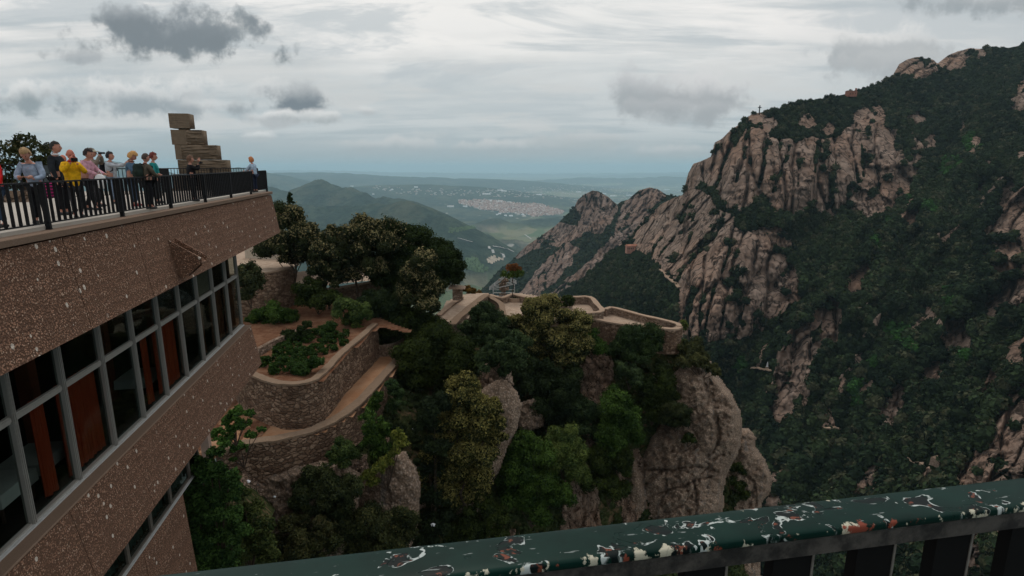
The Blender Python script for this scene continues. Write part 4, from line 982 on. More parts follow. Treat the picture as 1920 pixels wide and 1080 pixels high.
# ================================================================== green railing in front of the camera
ga = PZ(300, 1075, -.42); gb = PZ(1920, 893, -.42); gc = PZ(830, 1080, -.42)
gd = (gb-ga)[:2]; gl = math.atan2(gd[1], gd[0]); gn = np.array([math.sin(gl), -math.cos(gl)])
wid = float(abs(np.dot((gc-ga)[:2], gn)))
root = tag(empty('green_railing', (ga[0]+gn[0]*wid/2, ga[1]+gn[1]*wid/2, -.42), gl), 'chipped dark green metal railing with scratched white and rusty paint in the near foreground', 'railing')
def f_green(g):
    c = g.coord(); x = g.n('ShaderNodeSeparateXYZ', i0=c).outputs
    dens = g.sm(x[0], .05, .45)
    dens = g.m('MULTIPLY', dens, g.sm(x[0], 1.12, .9))
    w1 = g.mapv(c, (1, 1.4, .3)); n = g.noise(w1, 22., 3, .5, .9); n2 = g.noise(w1, 60., 5, .6, .5); n3 = g.noise(g.vm('ADD', w1, (5, 3, 1)), 15., 4, .6, .6)
    th = g.n('ShaderNodeMapRange', i0=dens, i1=0., i2=1., i3=.70, i4=.575).outputs[0]
    d = g.m('ADD', g.m('SUBTRACT', n, th), g.m('MULTIPLY', g.m('SUBTRACT', n2, .5), .06))
    wr = g.m('MULTIPLY', g.sm(n3, .42, .62), .022)
    ring = g.m('MULTIPLY', g.sm(g.m('SUBTRACT', g.m('ABSOLUTE', d), wr), .009, .0), g.m('MULTIPLY', g.m('MULTIPLY', g.sm(n3, .42, .50), g.sm(n2, .42, .52)), g.sm(g.noise(w1, 45., 3, .6), .42, .5)))
    inside = g.sm(d, .015, .03)
    base = g.mix(g.sm(g.noise(w1, 9., 6, .65), .3, .7), (.001, .012, .009), (.003, .024, .018))
    base = g.mix(g.m('MULTIPLY', g.sm(x[0], .25, -.2), .8), base, (.035, .055, .05))  # soft grey-green highlight on the left end, put into the base colour
    col = g.mix(g.m('MULTIPLY', inside, g.sm(n3, .38, .5)), base, (.004, .008, .008))
    col = g.mix(g.m('MULTIPLY', inside, g.sm(n2, .56, .62)), col, (.16, .05, .03))
    col = g.mix(ring, col, (.42, .46, .44))
    fl = g.noise(g.mapv(c, (1, .8, .5), loc=(3, 1, 0)), 26., 5, .62, .5)
    col = g.mix(g.m('MULTIPLY', g.sm(fl, .655, .67), g.sm(n2, .40, .52)), col, (.46, .49, .46))
    # chips of pale undercoat along the near edge and thin scuffs
    ch = g.noise(g.mapv(c, (1, .7, .7)), 40., 6, .65)
    ed = g.m('ADD', g.m('MULTIPLY', g.sm(x[1], -.016, -.029), .15), g.m('MULTIPLY', g.sm(x[1], .018, .03), .07))
    col = g.mix(g.m('MULTIPLY', g.sm(g.m('ADD', ch, ed), .70, .735), .9), col, (.50, .47, .36))
    rs_ = g.noise(g.mapv(c, (1, .7, .7)), 26., 6, .65); col = g.mix(g.sm(g.m('ADD', rs_, g.m('MULTIPLY', ed, .7)), .70, .74), col, (.20, .05, .03))
    sc_ = g.noise(g.mapv(c, (.5, 3., 1), rot=(0, 0, .7)), 60., 3, .6); col = g.mix(g.m('MULTIPLY', g.sm(sc_, .665, .70), .6), col, (.28, .31, .30))
    hh = g.m('SUBTRACT', g.m('MULTIPLY', ring, .6), inside)
    g.out(g.bsdf(col, .42, g.bump(hh, .6, .003), .10))
M_gpaint = mat('chipped green paint', f_green)
prof = []
for k in range(13):
    t = math.pi*k/12; prof.append((-(wid/2)*abs(math.cos(t))**.5*(1 if math.cos(t) > 0 else -1), .004*math.sin(t)**.6-.004+0))
prof = [(y_, z_) for y_, z_ in prof]+[(wid/2, -.010), (wid/2-.004, -.014), (-wid/2+.004, -.014), (-wid/2, -.010)]
nP = len(prof); X0, X1 = -.6, 1.9; ns = 60; V = []
for i in range(ns+1):
    for (y_, z_) in prof: V.append((X0+(X1-X0)*i/ns, y_, z_))
F = [tuple([i*nP+j, (i+1)*nP+j, (i+1)*nP+(j+1) % nP, i*nP+(j+1) % nP]) for i in range(ns) for j in range(nP)]+[tuple(range(nP)), tuple(range(ns*nP+nP-1, ns*nP-1, -1))]
mb = MB(); mb.add(V, F); mb.build('handrail', M_gpaint, root, True)
M_old = mat('weathered bare steel', lambda g: (lambda c: g.out(g.bsdf(g.mix(g.sm(g.noise(c, 30., 6, .7), .35, .65), (.015, .014, .013), (.07, .063, .055)), .6, g.bump(g.noise(c, 90., 3), .3, .002), .3)))(g.coord()))
mb = MB(); mb.box(((X0+X1)/2, -wid/2+.014, -.0275), (X1-X0-.01, .011, .0265)); mb.box(((X0+X1)/2, wid/2-.02, -.0265), (X1-X0-.01, .01, .024)); mb.build('channel', M_old, root)
M_face = plain('black baluster paint', (.006, .006, .006), .6, .08)
M_lit_edge = plain('lit baluster edge', (.13, .12, .105), .6, .2, .4, 40.)  # lighter tone of the lit side, painted as a strip on each baluster
x = -.56
while x < 1.86:
    mb = MB(); mb.box((x, -.002, -.46), (.052, .0165, .87)); mb.box((x+.0275, -.002, -.46), (.003, .019, .87), m=1); mb.build('baluster', [M_face, M_lit_edge], root); x += .1165
# ================================================================== near ground
ZG, ZP = -16.4, -20.
def wpts(px, z): return [tuple(float(q) for q in PZ(a, b, z)) for a, b in px]
def smooth(pts, n=6):
    p = np.array(pts, float); out = []
    q = np.vstack([2*p[0]-p[1], p, 2*p[-1]-p[-2]])
    for i in range(1, len(q)-2):
        for t in np.linspace(0, 1, n, endpoint=False):
            a, b, c, d = q[i-1], q[i], q[i+1], q[i+2]
            out.append(.5*((2*b)+(c-a)*t+(2*a-5*b+4*c-d)*t*t+(3*b-a-3*c+d)*t**3))
    out.append(q[-2]); return np.array(out)
def offs(p, d):
    """shift a plan polyline sideways (to its right) by d"""
    g_ = np.gradient(p[:, :2], axis=0); n_ = np.stack([g_[:, 1], -g_[:, 0]], -1); n_ /= np.linalg.norm(n_, axis=1)[:, None]+1e-9
    q = p.copy(); q[:, :2] += n_*d; return q
def wall(name, label, pts, th, h, m=None, cope=.14, over=.05, group=None, cat='wall', jag=.03, n=6, bot=None, batter=0.):
    """stone wall whose top centre line is pts; > masonry, coping. bot: height of its foot"""
    p = smooth(pts, n) if n else np.array(pts, float)
    k = len(p); c0 = np.array([p[:, 0].mean(), p[:, 1].mean(), p[:, 2].min()-h])
    root = tag(empty(name, tuple(c0)), label, cat, group)
    L, Rr_ = offs(p, -th/2), offs(p, th/2)
    zt_, zb = p[:, 2]-cope, (np.full(k, bot) if bot is not None else p[:, 2]-h)
    Lb, Rb = offs(p, -th/2-batter), offs(p, th/2+batter)
    nr = 7
    V = []
    for j in range(nr+1):
        t = j/nr; a = Lb*(1-t)+L*t; b = Rb*(1-t)+Rr_*t; z = zb*(1-t)+zt_*t
        for s_, side in ((-1, a), (1, b)):
            q = side.copy(); q[:, 2] = z
            nn = .13*fbm(q[:, 0]*1.3, q[:, 1]*1.3, z*1.3, 3, 31)
            g_ = (L-Rr_)[:, :2]; g_ = g_/(np.linalg.norm(g_, axis=1)[:, None]+1e-9)
            q[:, :2] -= s_*g_*nn[:, None]; V.append(q)
    V = np.array(V)  # (nr+1)*2, k, 3
    F = []
    idx = lambda j, s_, i: (j*2+s_)*k+i
    for j in range(nr):
        for i in range(k-1):
            F.append((idx(j, 0, i), idx(j+1, 0, i), idx(j+1, 0, i+1), idx(j, 0, i+1))); F.append((idx(j, 1, i), idx(j, 1, i+1), idx(j+1, 1, i+1), idx(j+1, 1, i)))
        for i in (0, k-1): F.append((idx(j, 0, i), idx(j, 1, i), idx(j+1, 1, i), idx(j+1, 0, i)))
    for i in range(k-1): F.append((idx(nr, 0, i), idx(nr, 1, i), idx(nr, 1, i+1), idx(nr, 0, i+1)))
    mb = MB(); mb.add(V.reshape(-1, 3)-c0, F); mb.build('masonry', m or M_rubble, root)
    if cope:
        a, b = offs(p, -th/2-over), offs(p, th/2+over); jz = jag*1.6*fbm(p[:, 0]*1.7, p[:, 1]*1.7, 0, 3, 8); a[:, :2] += .09*np.stack([fbm(a[:, 0]*2, a[:, 1]*2, 1, 3, 9), fbm(a[:, 0]*2, a[:, 1]*2, 4, 3, 9)], -1); b[:, :2] += .09*np.stack([fbm(b[:, 0]*2, b[:, 1]*2, 1, 3, 9), fbm(b[:, 0]*2, b[:, 1]*2, 4, 3, 9)], -1)
        a[:, 2] += jz; b[:, 2] += jz; a2, b2 = a.copy(), b.copy(); a2[:, 2] -= cope-.004; b2[:, 2] -= cope-.004
        V = np.concatenate([a, b, b2, a2])-c0
        F = []
        for i in range(k-1):
            for q in range(4): F.append((q*k+i, ((q+1) % 4)*k+i, ((q+1) % 4)*k+i+1, q*k+i+1))
        F += [(0, k, 2*k, 3*k), (k-1, 4*k-1, 3*k-1, 2*k-1)]
        mb = MB(); mb.add(V, F); mb.build('coping', M_copes_dark if name in ('garden_retaining_wall', 'path_parapet_wall', 'upper_retaining_wall', 'ramp_wall') else M_copes, root)
    return root, p
def slab(name, poly, z, m, th=.3, kind='structure', disp=.0, z1=None):
    """a paved or earthen surface over a plan outline, finely divided"""
    p = np.array(poly)[:, :2]; x0, y0 = p.min(0); x1, y1 = p.max(0); st = .45
    gx_, gy_ = np.meshgrid(np.arange(x0-st, x1+st, st), np.arange(y0-st, y1+st, st))
    s_ = sdf(gx_, gy_, p); k = s_[:-1, :-1] > -st*.8
    zz = (z(gx_, gy_) if callable(z) else np.full(gx_.shape, float(z)))+disp*fbm(gx_*.5, gy_*.5, 0, 4, 12)
    return tag(obj(name, mesh(name, np.stack([gx_, gy_, zz], -1).reshape(-1, 3), gridfaces(*gx_.shape, k)[:, ::-1], m, True)), kind=kind)
# ---- garden retaining wall
gw_top = [(436, 660), (455, 688), (480, 702), (510, 713), (547, 718), (585, 711), (612, 689), (640, 660), (676, 630), (697, 611), (703, 606)]
gw = [PZ(a, b, ZG+.12) for a, b in gw_top]
_, gwp = wall('garden_retaining_wall', 'tall curved rubble retaining wall holding up the planted garden beside the ochre path', gw, .55, 4.2, cope=.16, over=.06, batter=.12, bot=ZP-.4)
gz_poly = [tuple(q[:2]) for q in offs(gwp, 0)]+[tuple(PZ(760, 560, -13)[:2]), tuple(PZ(560, 500, -13)[:2]), (-34, 68), (-36, 52), (-28, 44)]
zup = -11.3
def garden_z(x, y):
    r = y-57-.15*(x+22)
    return ZG-.12+np.clip(r, 0, None)*.10+.10*fbm(x*.5, y*.5, 0, 3, 3)
slab('garden_soil', gz_poly, garden_z, M_soil, disp=.05)
# low rubble wall inside the garden and loose stones
wall('garden_divider_wall', 'short low wall of round stones at the left end of the garden bed', [PZ(a, b, ZG+.55) for a, b in [(462, 668), (490, 650), (520, 634), (558, 618)]], .45, 1.0, M_rubble_pale, cope=0., jag=0)
# ---- the path and its outer parapet wall
outer = [(420, 842), (455, 835), (487, 831), (539, 822), (590, 811), (639, 789), (676, 764), (706, 735), (730, 705), (752, 680), (775, 655)]
inner = [(400, 850), (454, 824), (500, 817), (540, 810), (587, 795), (632, 770), (669, 741), (699, 707), (728, 678), (750, 658), (766, 644)]
oc = [(PZ(a[0], a[1], ZP+.35)+PZ(b[0], b[1], ZP+.35))/2 for a, b in zip(outer, inner)]
_, ocp = wall('path_parapet_wall', 'curving rubble wall with a broad flat top along the outer side of the ochre path', oc, .82, 3.2, cope=.16, over=.04, batter=.1)
base = [PZ(a, b, ZP) for a, b in [(440, 760), (491, 789), (539, 787), (573, 785), (602, 770), (621, 741), (647, 718), (676, 685), (695, 663), (720, 640), (760, 620)]]
path_poly = [tuple(q[:2]) for q in smooth(base)]+[tuple(q[:2]) for q in ocp[::-1]]+[tuple(PZ(380, 850, ZP)[:2])]
slab('path', path_poly, ZP, M_path, disp=.04)
slab('earth_bank', [tuple(PZ(a, b, ZP)[:2]) for a, b in [(370, 790), (455, 735), (500, 790), (470, 835), (420, 850), (370, 870)]], ZP-.02, M_soil, disp=.12)
wall('low_rubble_wall', 'low dry-stone wall closing the far end of the ochre path', [PZ(a, b, ZP+1.2) for a, b in [(690, 645), (715, 648), (742, 643), (768, 630)]], .5, 1.3, M_rubble_pale, cope=.0, jag=0)
wall('stone_ramp_edge', 'rough stone bank beside the path below the garden wall corner', [PZ(a, b, ZP+.55) for a, b in [(640, 728), (668, 694), (690, 668)]], .5, .7, M_rubble_pale, cope=0, jag=0)
# ---- upper terrace behind the garden: tall dark wall, pale paving on top
up = [PZ(a, b, zup) for a, b in [(430, 514), (470, 512), (505, 510), (548, 500)]]
wall('upper_retaining_wall', 'tall dark rubble retaining wall behind the garden bushes', up, .5, 5.6, M_rubble, cope=.12)
upoly = [tuple(PZ(a, b, zup)[:2]) for a, b in [(430, 512), (505, 508), (548, 500), (552, 488)]]+[(-26, 80), (-44, 84), (-46, 60)]
slab('upper_terrace', upoly, zup-.15, M_pave)
wl = [P(552, 548, 67), P(614, 541, 69), P(660, 534, 71), P(720, 526, 73), P(790, 536, 73)]
wall('upper_path_wall', 'shaded rubble wall with a pale top edge seen between the oak trunks', wl, .5, 2.6, M_rubble, cope=.16, n=4)
slab('upper_path', [tuple(q[:2]) for q in wl]+[tuple(P(800, 520, 80)[:2]), tuple(P(640, 500, 82)[:2]), tuple(P(540, 500, 78)[:2])], lambda x, y: -14.35-.02*(y-68), M_pave)
# pale block wall seen under the fascia
c_ = PZ(488, 490, zup); mb = MB(); mb.box((0, 0, 1.25), (5.2, .6, 2.5)); o = mb.build('pale_block_wall', plain('cream block masonry', (.42, .36, .29), .9, .1, .12, 3., bump=.02)); o.location = (c_[0]-.9, c_[1]+3.2, zup-.15); o.rotation_euler.z = -.25
tag(o, 'plain cream wall showing below the end of the roof fascia', 'wall')
# ---- viewpoint terraces on the spur
ZV = -18.
fl1 = [(822, 596), (848, 560), (884, 556), (912, 553), (940, 566), (952, 604), (1000, 606), (1010, 560), (960, 552), (925, 556)]
slab('viewpoint_floor', [tuple(PZ(a, b, ZV)[:2]) for a, b in [(938, 566), (948, 612), (1060, 612), (1062, 562), (1000, 556), (960, 550)]], ZV, M_pave)
slab('ramp', [tuple(PZ(a, b, -17.2)[:2]) for a, b in [(818, 602), (836, 566), (868, 553), (912, 549), (905, 562), (856, 606)]], -17.25, M_pave)
wall('ramp_wall', 'high stone wall with a broad pale coping rising beside the ramp towards the viewpoint', [PZ(a, b, -16.7) for a, b in [(846, 607), (872, 583), (898, 562), (912, 551)]], .85, 4.5, M_rubble_pale, n=4)
wall('ramp_wall', 'stone wall sloping down from the top of the ramp to the planter', [PZ(a, b, -17.0) for a, b in [(912, 552), (926, 560), (940, 570), (944, 590)]], .6, 4., M_rubble_pale, n=4)
wall('ramp_kerb', 'low stone kerb on the left side of the ramp beneath the oaks', [PZ(a, b, -16.9) for a, b in [(822, 590), (845, 570), (866, 556)]], .5, .9, M_rubble_pale, n=3)
wall('viewpoint_parapet', 'low parapet behind the small tree at the viewpoint', [PZ(a, b, -17.1) for a, b in [(918, 552), (940, 557), (962, 551), (988, 557), (1030, 561), (1072, 556)]], .5, 1.4, M_rubble_pale, n=3)
wall('viewpoint_parapet', 'stone parapet round the small square lookout left of the long ramp', [PZ(a, b, -17.5) for a, b in [(1072, 556), (1106, 556), (1118, 568), (1129, 582), (1098, 586)]], .55, 1.25, M_rubble_pale, n=3)
slab('viewpoint_floor', [tuple(PZ(a, b, -18.6)[:2]) for a, b in [(1072, 560), (1108, 560), (1126, 586), (1098, 592), (1060, 600)]], -18.6, M_pave)
wall('lookout_wall', 'stone parapet on the far side of the long lookout terrace', [PZ(a, b, -18.2) for a, b in [(1134, 579), (1150, 576), (1197, 588), (1240, 598), (1268, 605), (1274, 611)]], .5, 1.35, M_rubble_pale, n=4)
wall('lookout_wall', 'tall curved stone retaining wall below the rounded front of the long lookout terrace', [PZ(a, b, -18.3) for a, b in [(1098, 594), (1112, 596), (1153, 604), (1208, 611), (1250, 615), (1268, 615), (1275, 611)]], .6, 3.1, M_rubble, cope=.2, n=4)
slab('viewpoint_floor', [tuple(PZ(a, b, -19.2)[:2]) for a, b in [(1110, 600), (1134, 582), (1200, 594), (1264, 610), (1255, 616), (1200, 613)]], -19.2, M_pave)
# ---- octagonal planter with a small tree
pc = PZ(966, 562, -17.9); root = tag(empty('octagonal_planter', tuple(pc)), 'low octagonal stone planter around the foot of the small tree', 'planter')
oct_ = [(1.35*math.cos(math.pi/8+k*math.pi/4), 1.35*math.sin(math.pi/8+k*math.pi/4)) for k in range(8)]
mb = MB(); 
for k in range(8):
    a, b = np.array(oct_[k]), np.array(oct_[(k+1) % 8])
    mb.hexa([(*a, -.2), (*b, -.2), (*(b*.84), -.2), (*(a*.84), -.2)], [(*a, .42), (*b, .42), (*(b*.84), .42), (*(a*.84), .42)])
mb.build('rim', M_copes, root)
obj('ground_cover', crown_mesh('ground_cover', [(0, 0, .05, .95)], .12, ((.012, .03, .012), (.03, .07, .02)), flat=.35), root)
def trunk_mb(mb, base, top, r0, r1, limbs=(), n=7):
    base, top = np.array(base, float), np.array(top, float); k = 7
    pts = [base+(top-base)*i/(k-1)+(0 if i in (0, k-1) else 1)*rs.normal(size=3)*np.array([.06, .06, 0])*np.linalg.norm(top-base)*.5 for i in range(k)]
    mb.tube(pts, np.linspace(r0, r1, k), n)
    for l in limbs:
        s_ = base+(top-base)*rs.uniform(.45, .9); l = np.array(l, float)
        mid = (s_+l)/2+rs.normal(size=3)*.12*np.linalg.norm(l-s_); mb.tube([s_, mid, l], [r1*.9, r1*.6, r1*.2], 6)
GROW = 1.22
def plant(name, label, cat, Yd, lobes, leaf, cols, tip=None, tipk=.35, trunk=None, group=None, dens=1., flat=.85, up=-.5, dy=None, sub=.36, tr=.16):
    """lobes: (px, py, r in px[, depth offset m]) at distance Yd; trunk: foot pixel"""
    L = []
    for l in lobes:
        l = (l[0], l[1], l[2]*GROW, *l[3:])
        yo = l[3] if len(l) > 3 else rs.uniform(-.4, .4)*l[2]*Yd/FPX
        p = P(l[0], l[1], Yd+yo); L.append((*p, l[2]*(Yd+yo)/FPX))
    L = np.array(L)
    if trunk: b = P(trunk[0], trunk[1], Yd)
    else: b = np.array([L[:, 0].mean(), L[:, 1].mean(), (L[:, 2]-L[:, 3]).min()])
    root = tag(empty(name, tuple(b)), label, cat, group)
    Ll = L.copy(); Ll[:, :3] -= b
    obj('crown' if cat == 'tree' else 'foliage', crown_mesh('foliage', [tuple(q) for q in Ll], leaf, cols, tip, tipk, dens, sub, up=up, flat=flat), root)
    mb = MB(); top = Ll[:, :3].mean(0)
    if trunk: trunk_mb(mb, (0, 0, -.3), top, tr, tr*.5, [q[:3] for q in Ll]); mb.build('trunk', M_bark, root)
    else:
        for q in Ll: mb.tube([(0, 0, -.2), (q[:3]*.5)+rs.normal(size=3)*.1, q[:3]], [.05, .035, .015], 5)
        mb.build('stem', M_bark, root)
    return root
OAK = ((.012, .018, .007), (.046, .056, .022)); TIP = (.30, .25, .12)
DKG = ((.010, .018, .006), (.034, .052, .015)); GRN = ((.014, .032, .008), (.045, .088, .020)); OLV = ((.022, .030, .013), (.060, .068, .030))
LIM = ((.030, .055, .016), (.085, .12, .035)); BLU = ((.014, .026, .012), (.040, .066, .030))
# ---- the row of oaks on the upper terrace
T_ = 'holm oaks on the upper terrace'
plant('oak_tree', 'bushy oak with pale new growth against the end of the brown fascia', 'tree', 64, [(540, 418, 30), (560, 445, 32), (528, 462, 34), (575, 462, 22), (548, 485, 30), (508, 470, 20), (580, 430, 12)], .15, OAK, TIP, .40, (560, 575), T_)
plant('oak_tree', 'wide oak with a rounded top in the middle of the row above the garden', 'tree', 66, [(650, 515, 24), (700, 505, 24), (675, 440, 34), (640, 455, 30), (705, 460, 34), (660, 490, 34), (625, 440, 16), (698, 428, 20)], .15, OAK, TIP, .40, (672, 560), T_)
plant('oak_tree', 'smaller oak with yellowish shoots between the two bushy oaks', 'tree', 63, [(610, 470, 24), (632, 492, 24), (603, 500, 22), (618, 525, 18)], .15, OAK, TIP, .32, (612, 590), T_)
plant('oak_tree', 'dark broad oak right of the rounded oak on the skyline', 'tree', 68, [(745, 535, 26), (715, 445, 20), (740, 450, 32), (770, 460, 32), (735, 490, 34), (770, 500, 32), (720, 520, 26)], .15, DKG, TIP, .2, (745, 560), T_)
plant('oak_tree', 'dark dense oak at the right end of the row above the valley', 'tree', 70, [(810, 475, 32), (835, 492, 30), (800, 510, 32), (842, 520, 24), (848, 500, 20)], .15, DKG, TIP, .05, (815, 575), T_)
plant('oak_tree', 'pale-tipped oak standing in front of the dark oaks above the ramp', 'tree', 60, [(793, 490, 24), (785, 520, 28), (812, 548, 28), (780, 556, 26), (802, 575, 24), (770, 535, 18)], .14, OAK, TIP, .42, (790, 622), T_)
p = plant('cypress_tree', 'slim dark cypress rising above the bushy oak', 'tree', 84, [(544, 366, 3.2), (544, 374, 4.5), (545, 384, 6), (545, 394, 6.5), (545, 404, 6.5), (545, 416, 6.5)], .13, DKG, None, 0, (545, 430), flat=1.6)
plant('plane_tree', 'loose-crowned tree behind the railing at the far left of the terrace', 'tree', 27, [(45, 268, 16), (25, 285, 22), (68, 282, 20), (50, 305, 26), (20, 318, 24), (85, 315, 14), (78, 300, 14), (55, 335, 22), (10, 345, 20)], .085, ((.02, .026, .01), (.055, .06, .024)), (.12, .10, .045), .2, (48, 430), dens=.26, sub=.34, tr=.1)
plant('leafy_bush', 'dull yellow bush under the fascia beside the last window', 'bush', 50, [(466, 510, 18), (472, 530, 22), (462, 555, 18)], .12, OLV, (.14, .12, .05), .3, dens=.8)
plant('orange_bush', 'rusty orange bush at the foot of the ramp beyond the oaks', 'bush', 78, [(882, 546, 9), (893, 550, 7), (874, 543, 7)], .15, ((.06, .035, .008), (.17, .10, .025)), (.25, .11, .03), .3)
# young tree in the planter
yt = tag(empty('young_tree', tuple(PZ(963, 561, -17.7))), 'young tree with an orange-tinged top standing in the octagonal planter', 'tree'); yb = PZ(963, 561, -17.7); YY = yb[1]
Lq = [(962, 516, 10), (947, 515, 9), (973, 512, 9), (955, 504, 8), (966, 498, 6), (970, 505, 7)]
LL = [(*(P(a, b_, YY)-yb), r*YY/FPX) for a, b_, r in Lq]
obj('crown', crown_mesh('crown', LL[:3], .12, ((.03, .06, .015), (.09, .13, .03)), None, 0, .7, core=False, sub=.45), yt)
obj('blossom_top', crown_mesh('blossom_top', LL[3:], .12, ((.10, .05, .02), (.24, .09, .03)), None, 0, .5, core=False, sub=.45), yt)
mb = MB(); trunk_mb(mb, (0, 0, 0), np.array(LL[0][:3])+[0, 0, .3], .07, .035, [l[:3] for l in LL]); mb.build('trunk', M_bark, yt)
# scaffold-like stone and steel lookout frame
fr = P(944, 562, 80); root = tag(empty('steel_lookout_frame', tuple(fr)), 'pale steel frame with a slanting roof over stones behind the small tree', 'structure')
M_steel = plain('pale steel', (.36, .36, .35), .5, .4, .1, 4., .5)
mb = MB(); mb.tube([(-1.5, -1, 0), (-1.5, -1, 1.9)], .05); mb.tube([(1.6, -1, 0), (1.6, -1, 2.0)], .05); mb.tube([(-1.5, 1, 0), (-1.5, 1, 1.9)], .05); mb.tube([(1.6, 1, 0), (1.6, 1, 2.)], .05); mb.build('posts', M_steel, root)
mb = MB()
for y_ in (-1, 0, 1): mb.tube([(-2., y_, 1.7), (.2, y_, 3.5)], .055); mb.tube([(-2.0, y_, 1.7), (1.9, y_, 2.6)], .045); mb.tube([(.2, y_, 3.5), (1.9, y_, 2.6)], .045)
for t in (0, .33, .66, 1): mb.tube([(-2+2.2*t, -1.2, 1.7+1.8*t), (-2+2.2*t, 1.2, 1.7+1.8*t)], .035)
mb.build('roof_frame', M_steel, root)
mb = MB()
for z_ in (.35, .8, 1.25): mb.tube([(-1.5, -1.05, z_), (1.6, -1.05, z_)], .035); mb.tube([(-1.5, 1.05, z_), (1.6, 1.05, z_)], .035); mb.tube([(-1.5, -1.05, z_), (-1.5, 1.05, z_)], .035)
mb.build('rails', M_steel, root)
iv, iF = ico()
mb = MB()
mb.tube([(0, 0, 0), (0, 0, 2.9)], .3, 8)
for k in range(44): q = np.array([rs.uniform(-.6, .7), rs.uniform(-.4, .4), .25+rs.uniform(0, 1)**.7*2.8]); mb.add(iv*rs.uniform(.22, .4)*(1-.15*q[2])*rs.uniform(.7, 1.2, (len(iv), 1))+q, [tuple(f) for f in iF])
mb.build('stone_pillar', M_rubble_pale, root)
# small kiosk roof by the ramp
kp = P(858, 548, 70); root = tag(empty('stone_gatepost', tuple(kp)), 'squat stone gatepost with a flat tiled cap at the left of the ramp', 'gatepost')
mb = MB(); mb.box((0, 0, -.2), (1.2, 1., 1.5)); mb.build('pillar', M_rubble_pale, root)
mb = MB(); mb.hexa([(-1.1, -.8, .55), (1., -.8, .55), (1., .8, .55), (-1.1, .8, .55)], [(-1.0, -.7, .9), (.9, -.7, .68), (.9, .7, .68), (-1.0, .7, .9)]); mb.build('cap', M_copes, root)
# ================================================================== hillside under the terraces
rbH = rbf([(330, 1100, 21.5), (400, 950, 23), (400, 1080, 22.5), (380, 890, 24), (440, 880, 36), (455, 870, 39.5), (450, 980, 30), (480, 890, 40.4), (560, 880, 41.5), (600, 862, 42.8), (660, 830, 45), (700, 780, 48.5), (740, 730, 53), (770, 680, 57), (500, 1000, 38), (600, 1000, 38), (700, 1000, 40), (700, 900, 42.5), (800, 850, 49), (800, 1000, 46), (900, 1000, 52), (900, 800, 56), (820, 740, 56),
           (850, 640, 64), (900, 620, 66), (900, 700, 60), (1000, 640, 70), (1000, 720, 64), (1000, 850, 60), (1000, 1000, 57), (1100, 620, 71), (1100, 720, 66), (1150, 850, 62), (1150, 1000, 58), (1200, 650, 68), (1270, 660, 69), (1250, 760, 66), (1300, 700, 69), (1300, 1000, 62), (1400, 800, 74), (1400, 1000, 68), (1200, 1250, 52), (700, 650, 63), (745, 635, 63), (600, 1250, 34), (300, 1250, 19), (900, 1250, 44), (1450, 1250, 64), (340, 780, 29)])
xs_ = np.arange(300, 1420, 2.2); topH = [(300, 900), (360, 910), (395, 905), (440, 890), (455, 872), (480, 872), (560, 866), (600, 850), (655, 800), (680, 730), (700, 655), (715, 628), (740, 615), (765, 612), (780, 608), (830, 605), (850, 612), (900, 592), (945, 596), (1000, 606), (1060, 602), (1100, 606), (1150, 617), (1200, 626), (1270, 628), (1300, 650), (1330, 690), (1350, 800), (1385, 1000), (1420, 1200)]
TT = np.interp(xs_, *zip(*topH)); nrow = 330; t = np.linspace(0, 1, nrow)[:, None]
hx = np.broadcast_to(xs_, (nrow, len(xs_))); hy = TT+(1270-TT)*t
zones = [[(1110, 600), (1135, 640), (1155, 700), (1140, 740), (1090, 720), (1080, 680), (1095, 640)], [(1095, 700), (1130, 740), (1120, 790), (1100, 830), (1085, 760)], [(455, 870), (690, 850), (700, 900), (640, 920), (560, 960), (540, 1010), (470, 1000), (440, 930)], [(960, 755), (1010, 748), (1025, 790), (975, 812)], [(1060, 890), (1120, 900), (1130, 1000), (1050, 1000)], [(895, 690), (945, 680), (950, 720), (905, 730)], [(1150, 850), (1200, 840), (1215, 950), (1170, 1000)], [(1030, 660), (1060, 680), (1040, 700)]]
rk = np.zeros(hx.shape)
for z_ in zones: rk = np.maximum(rk, sst(-4, 6, sdf(hx, hy, z_)+10*fbm(hx/18, hy/18, 0, 4, 90)))
rk = np.maximum(rk, .8*sst(.28, .5, fbm(hx/40, hy/55, 4, 4, 91)))
e1, e2, eid = worley(hx/26, hy/34, 92)
off = 1.6*fbm(hx/90, hy/90, 0, 4, 93)+rk*(-.8*(1-np.exp(-(e2-e1)*5))+.4*fbm(hx/9, hy/9, 0, 4, 94))+.25*fbm(hx/14, hy/14, 3, 4, 95)
off *= sst(0, .06, t)
Wh = P(hx, hy, rbH(hx, hy)+off)
lip = []
for k in range(6, 0, -1): q = Wh[0].copy(); q[:, 1] += k*1.0; q[:, 2] -= 1.0*k; lip.append(q)
Wx = np.concatenate([np.array(lip), Wh]); rkx = np.concatenate([np.zeros((6, len(xs_))), rk])
tag(obj('hillside', mesh('hillside', Wx.reshape(-1, 3), gridfaces(nrow+6, len(xs_)), M_hill, True, vals={'rock': rkx.ravel()})), kind='structure')
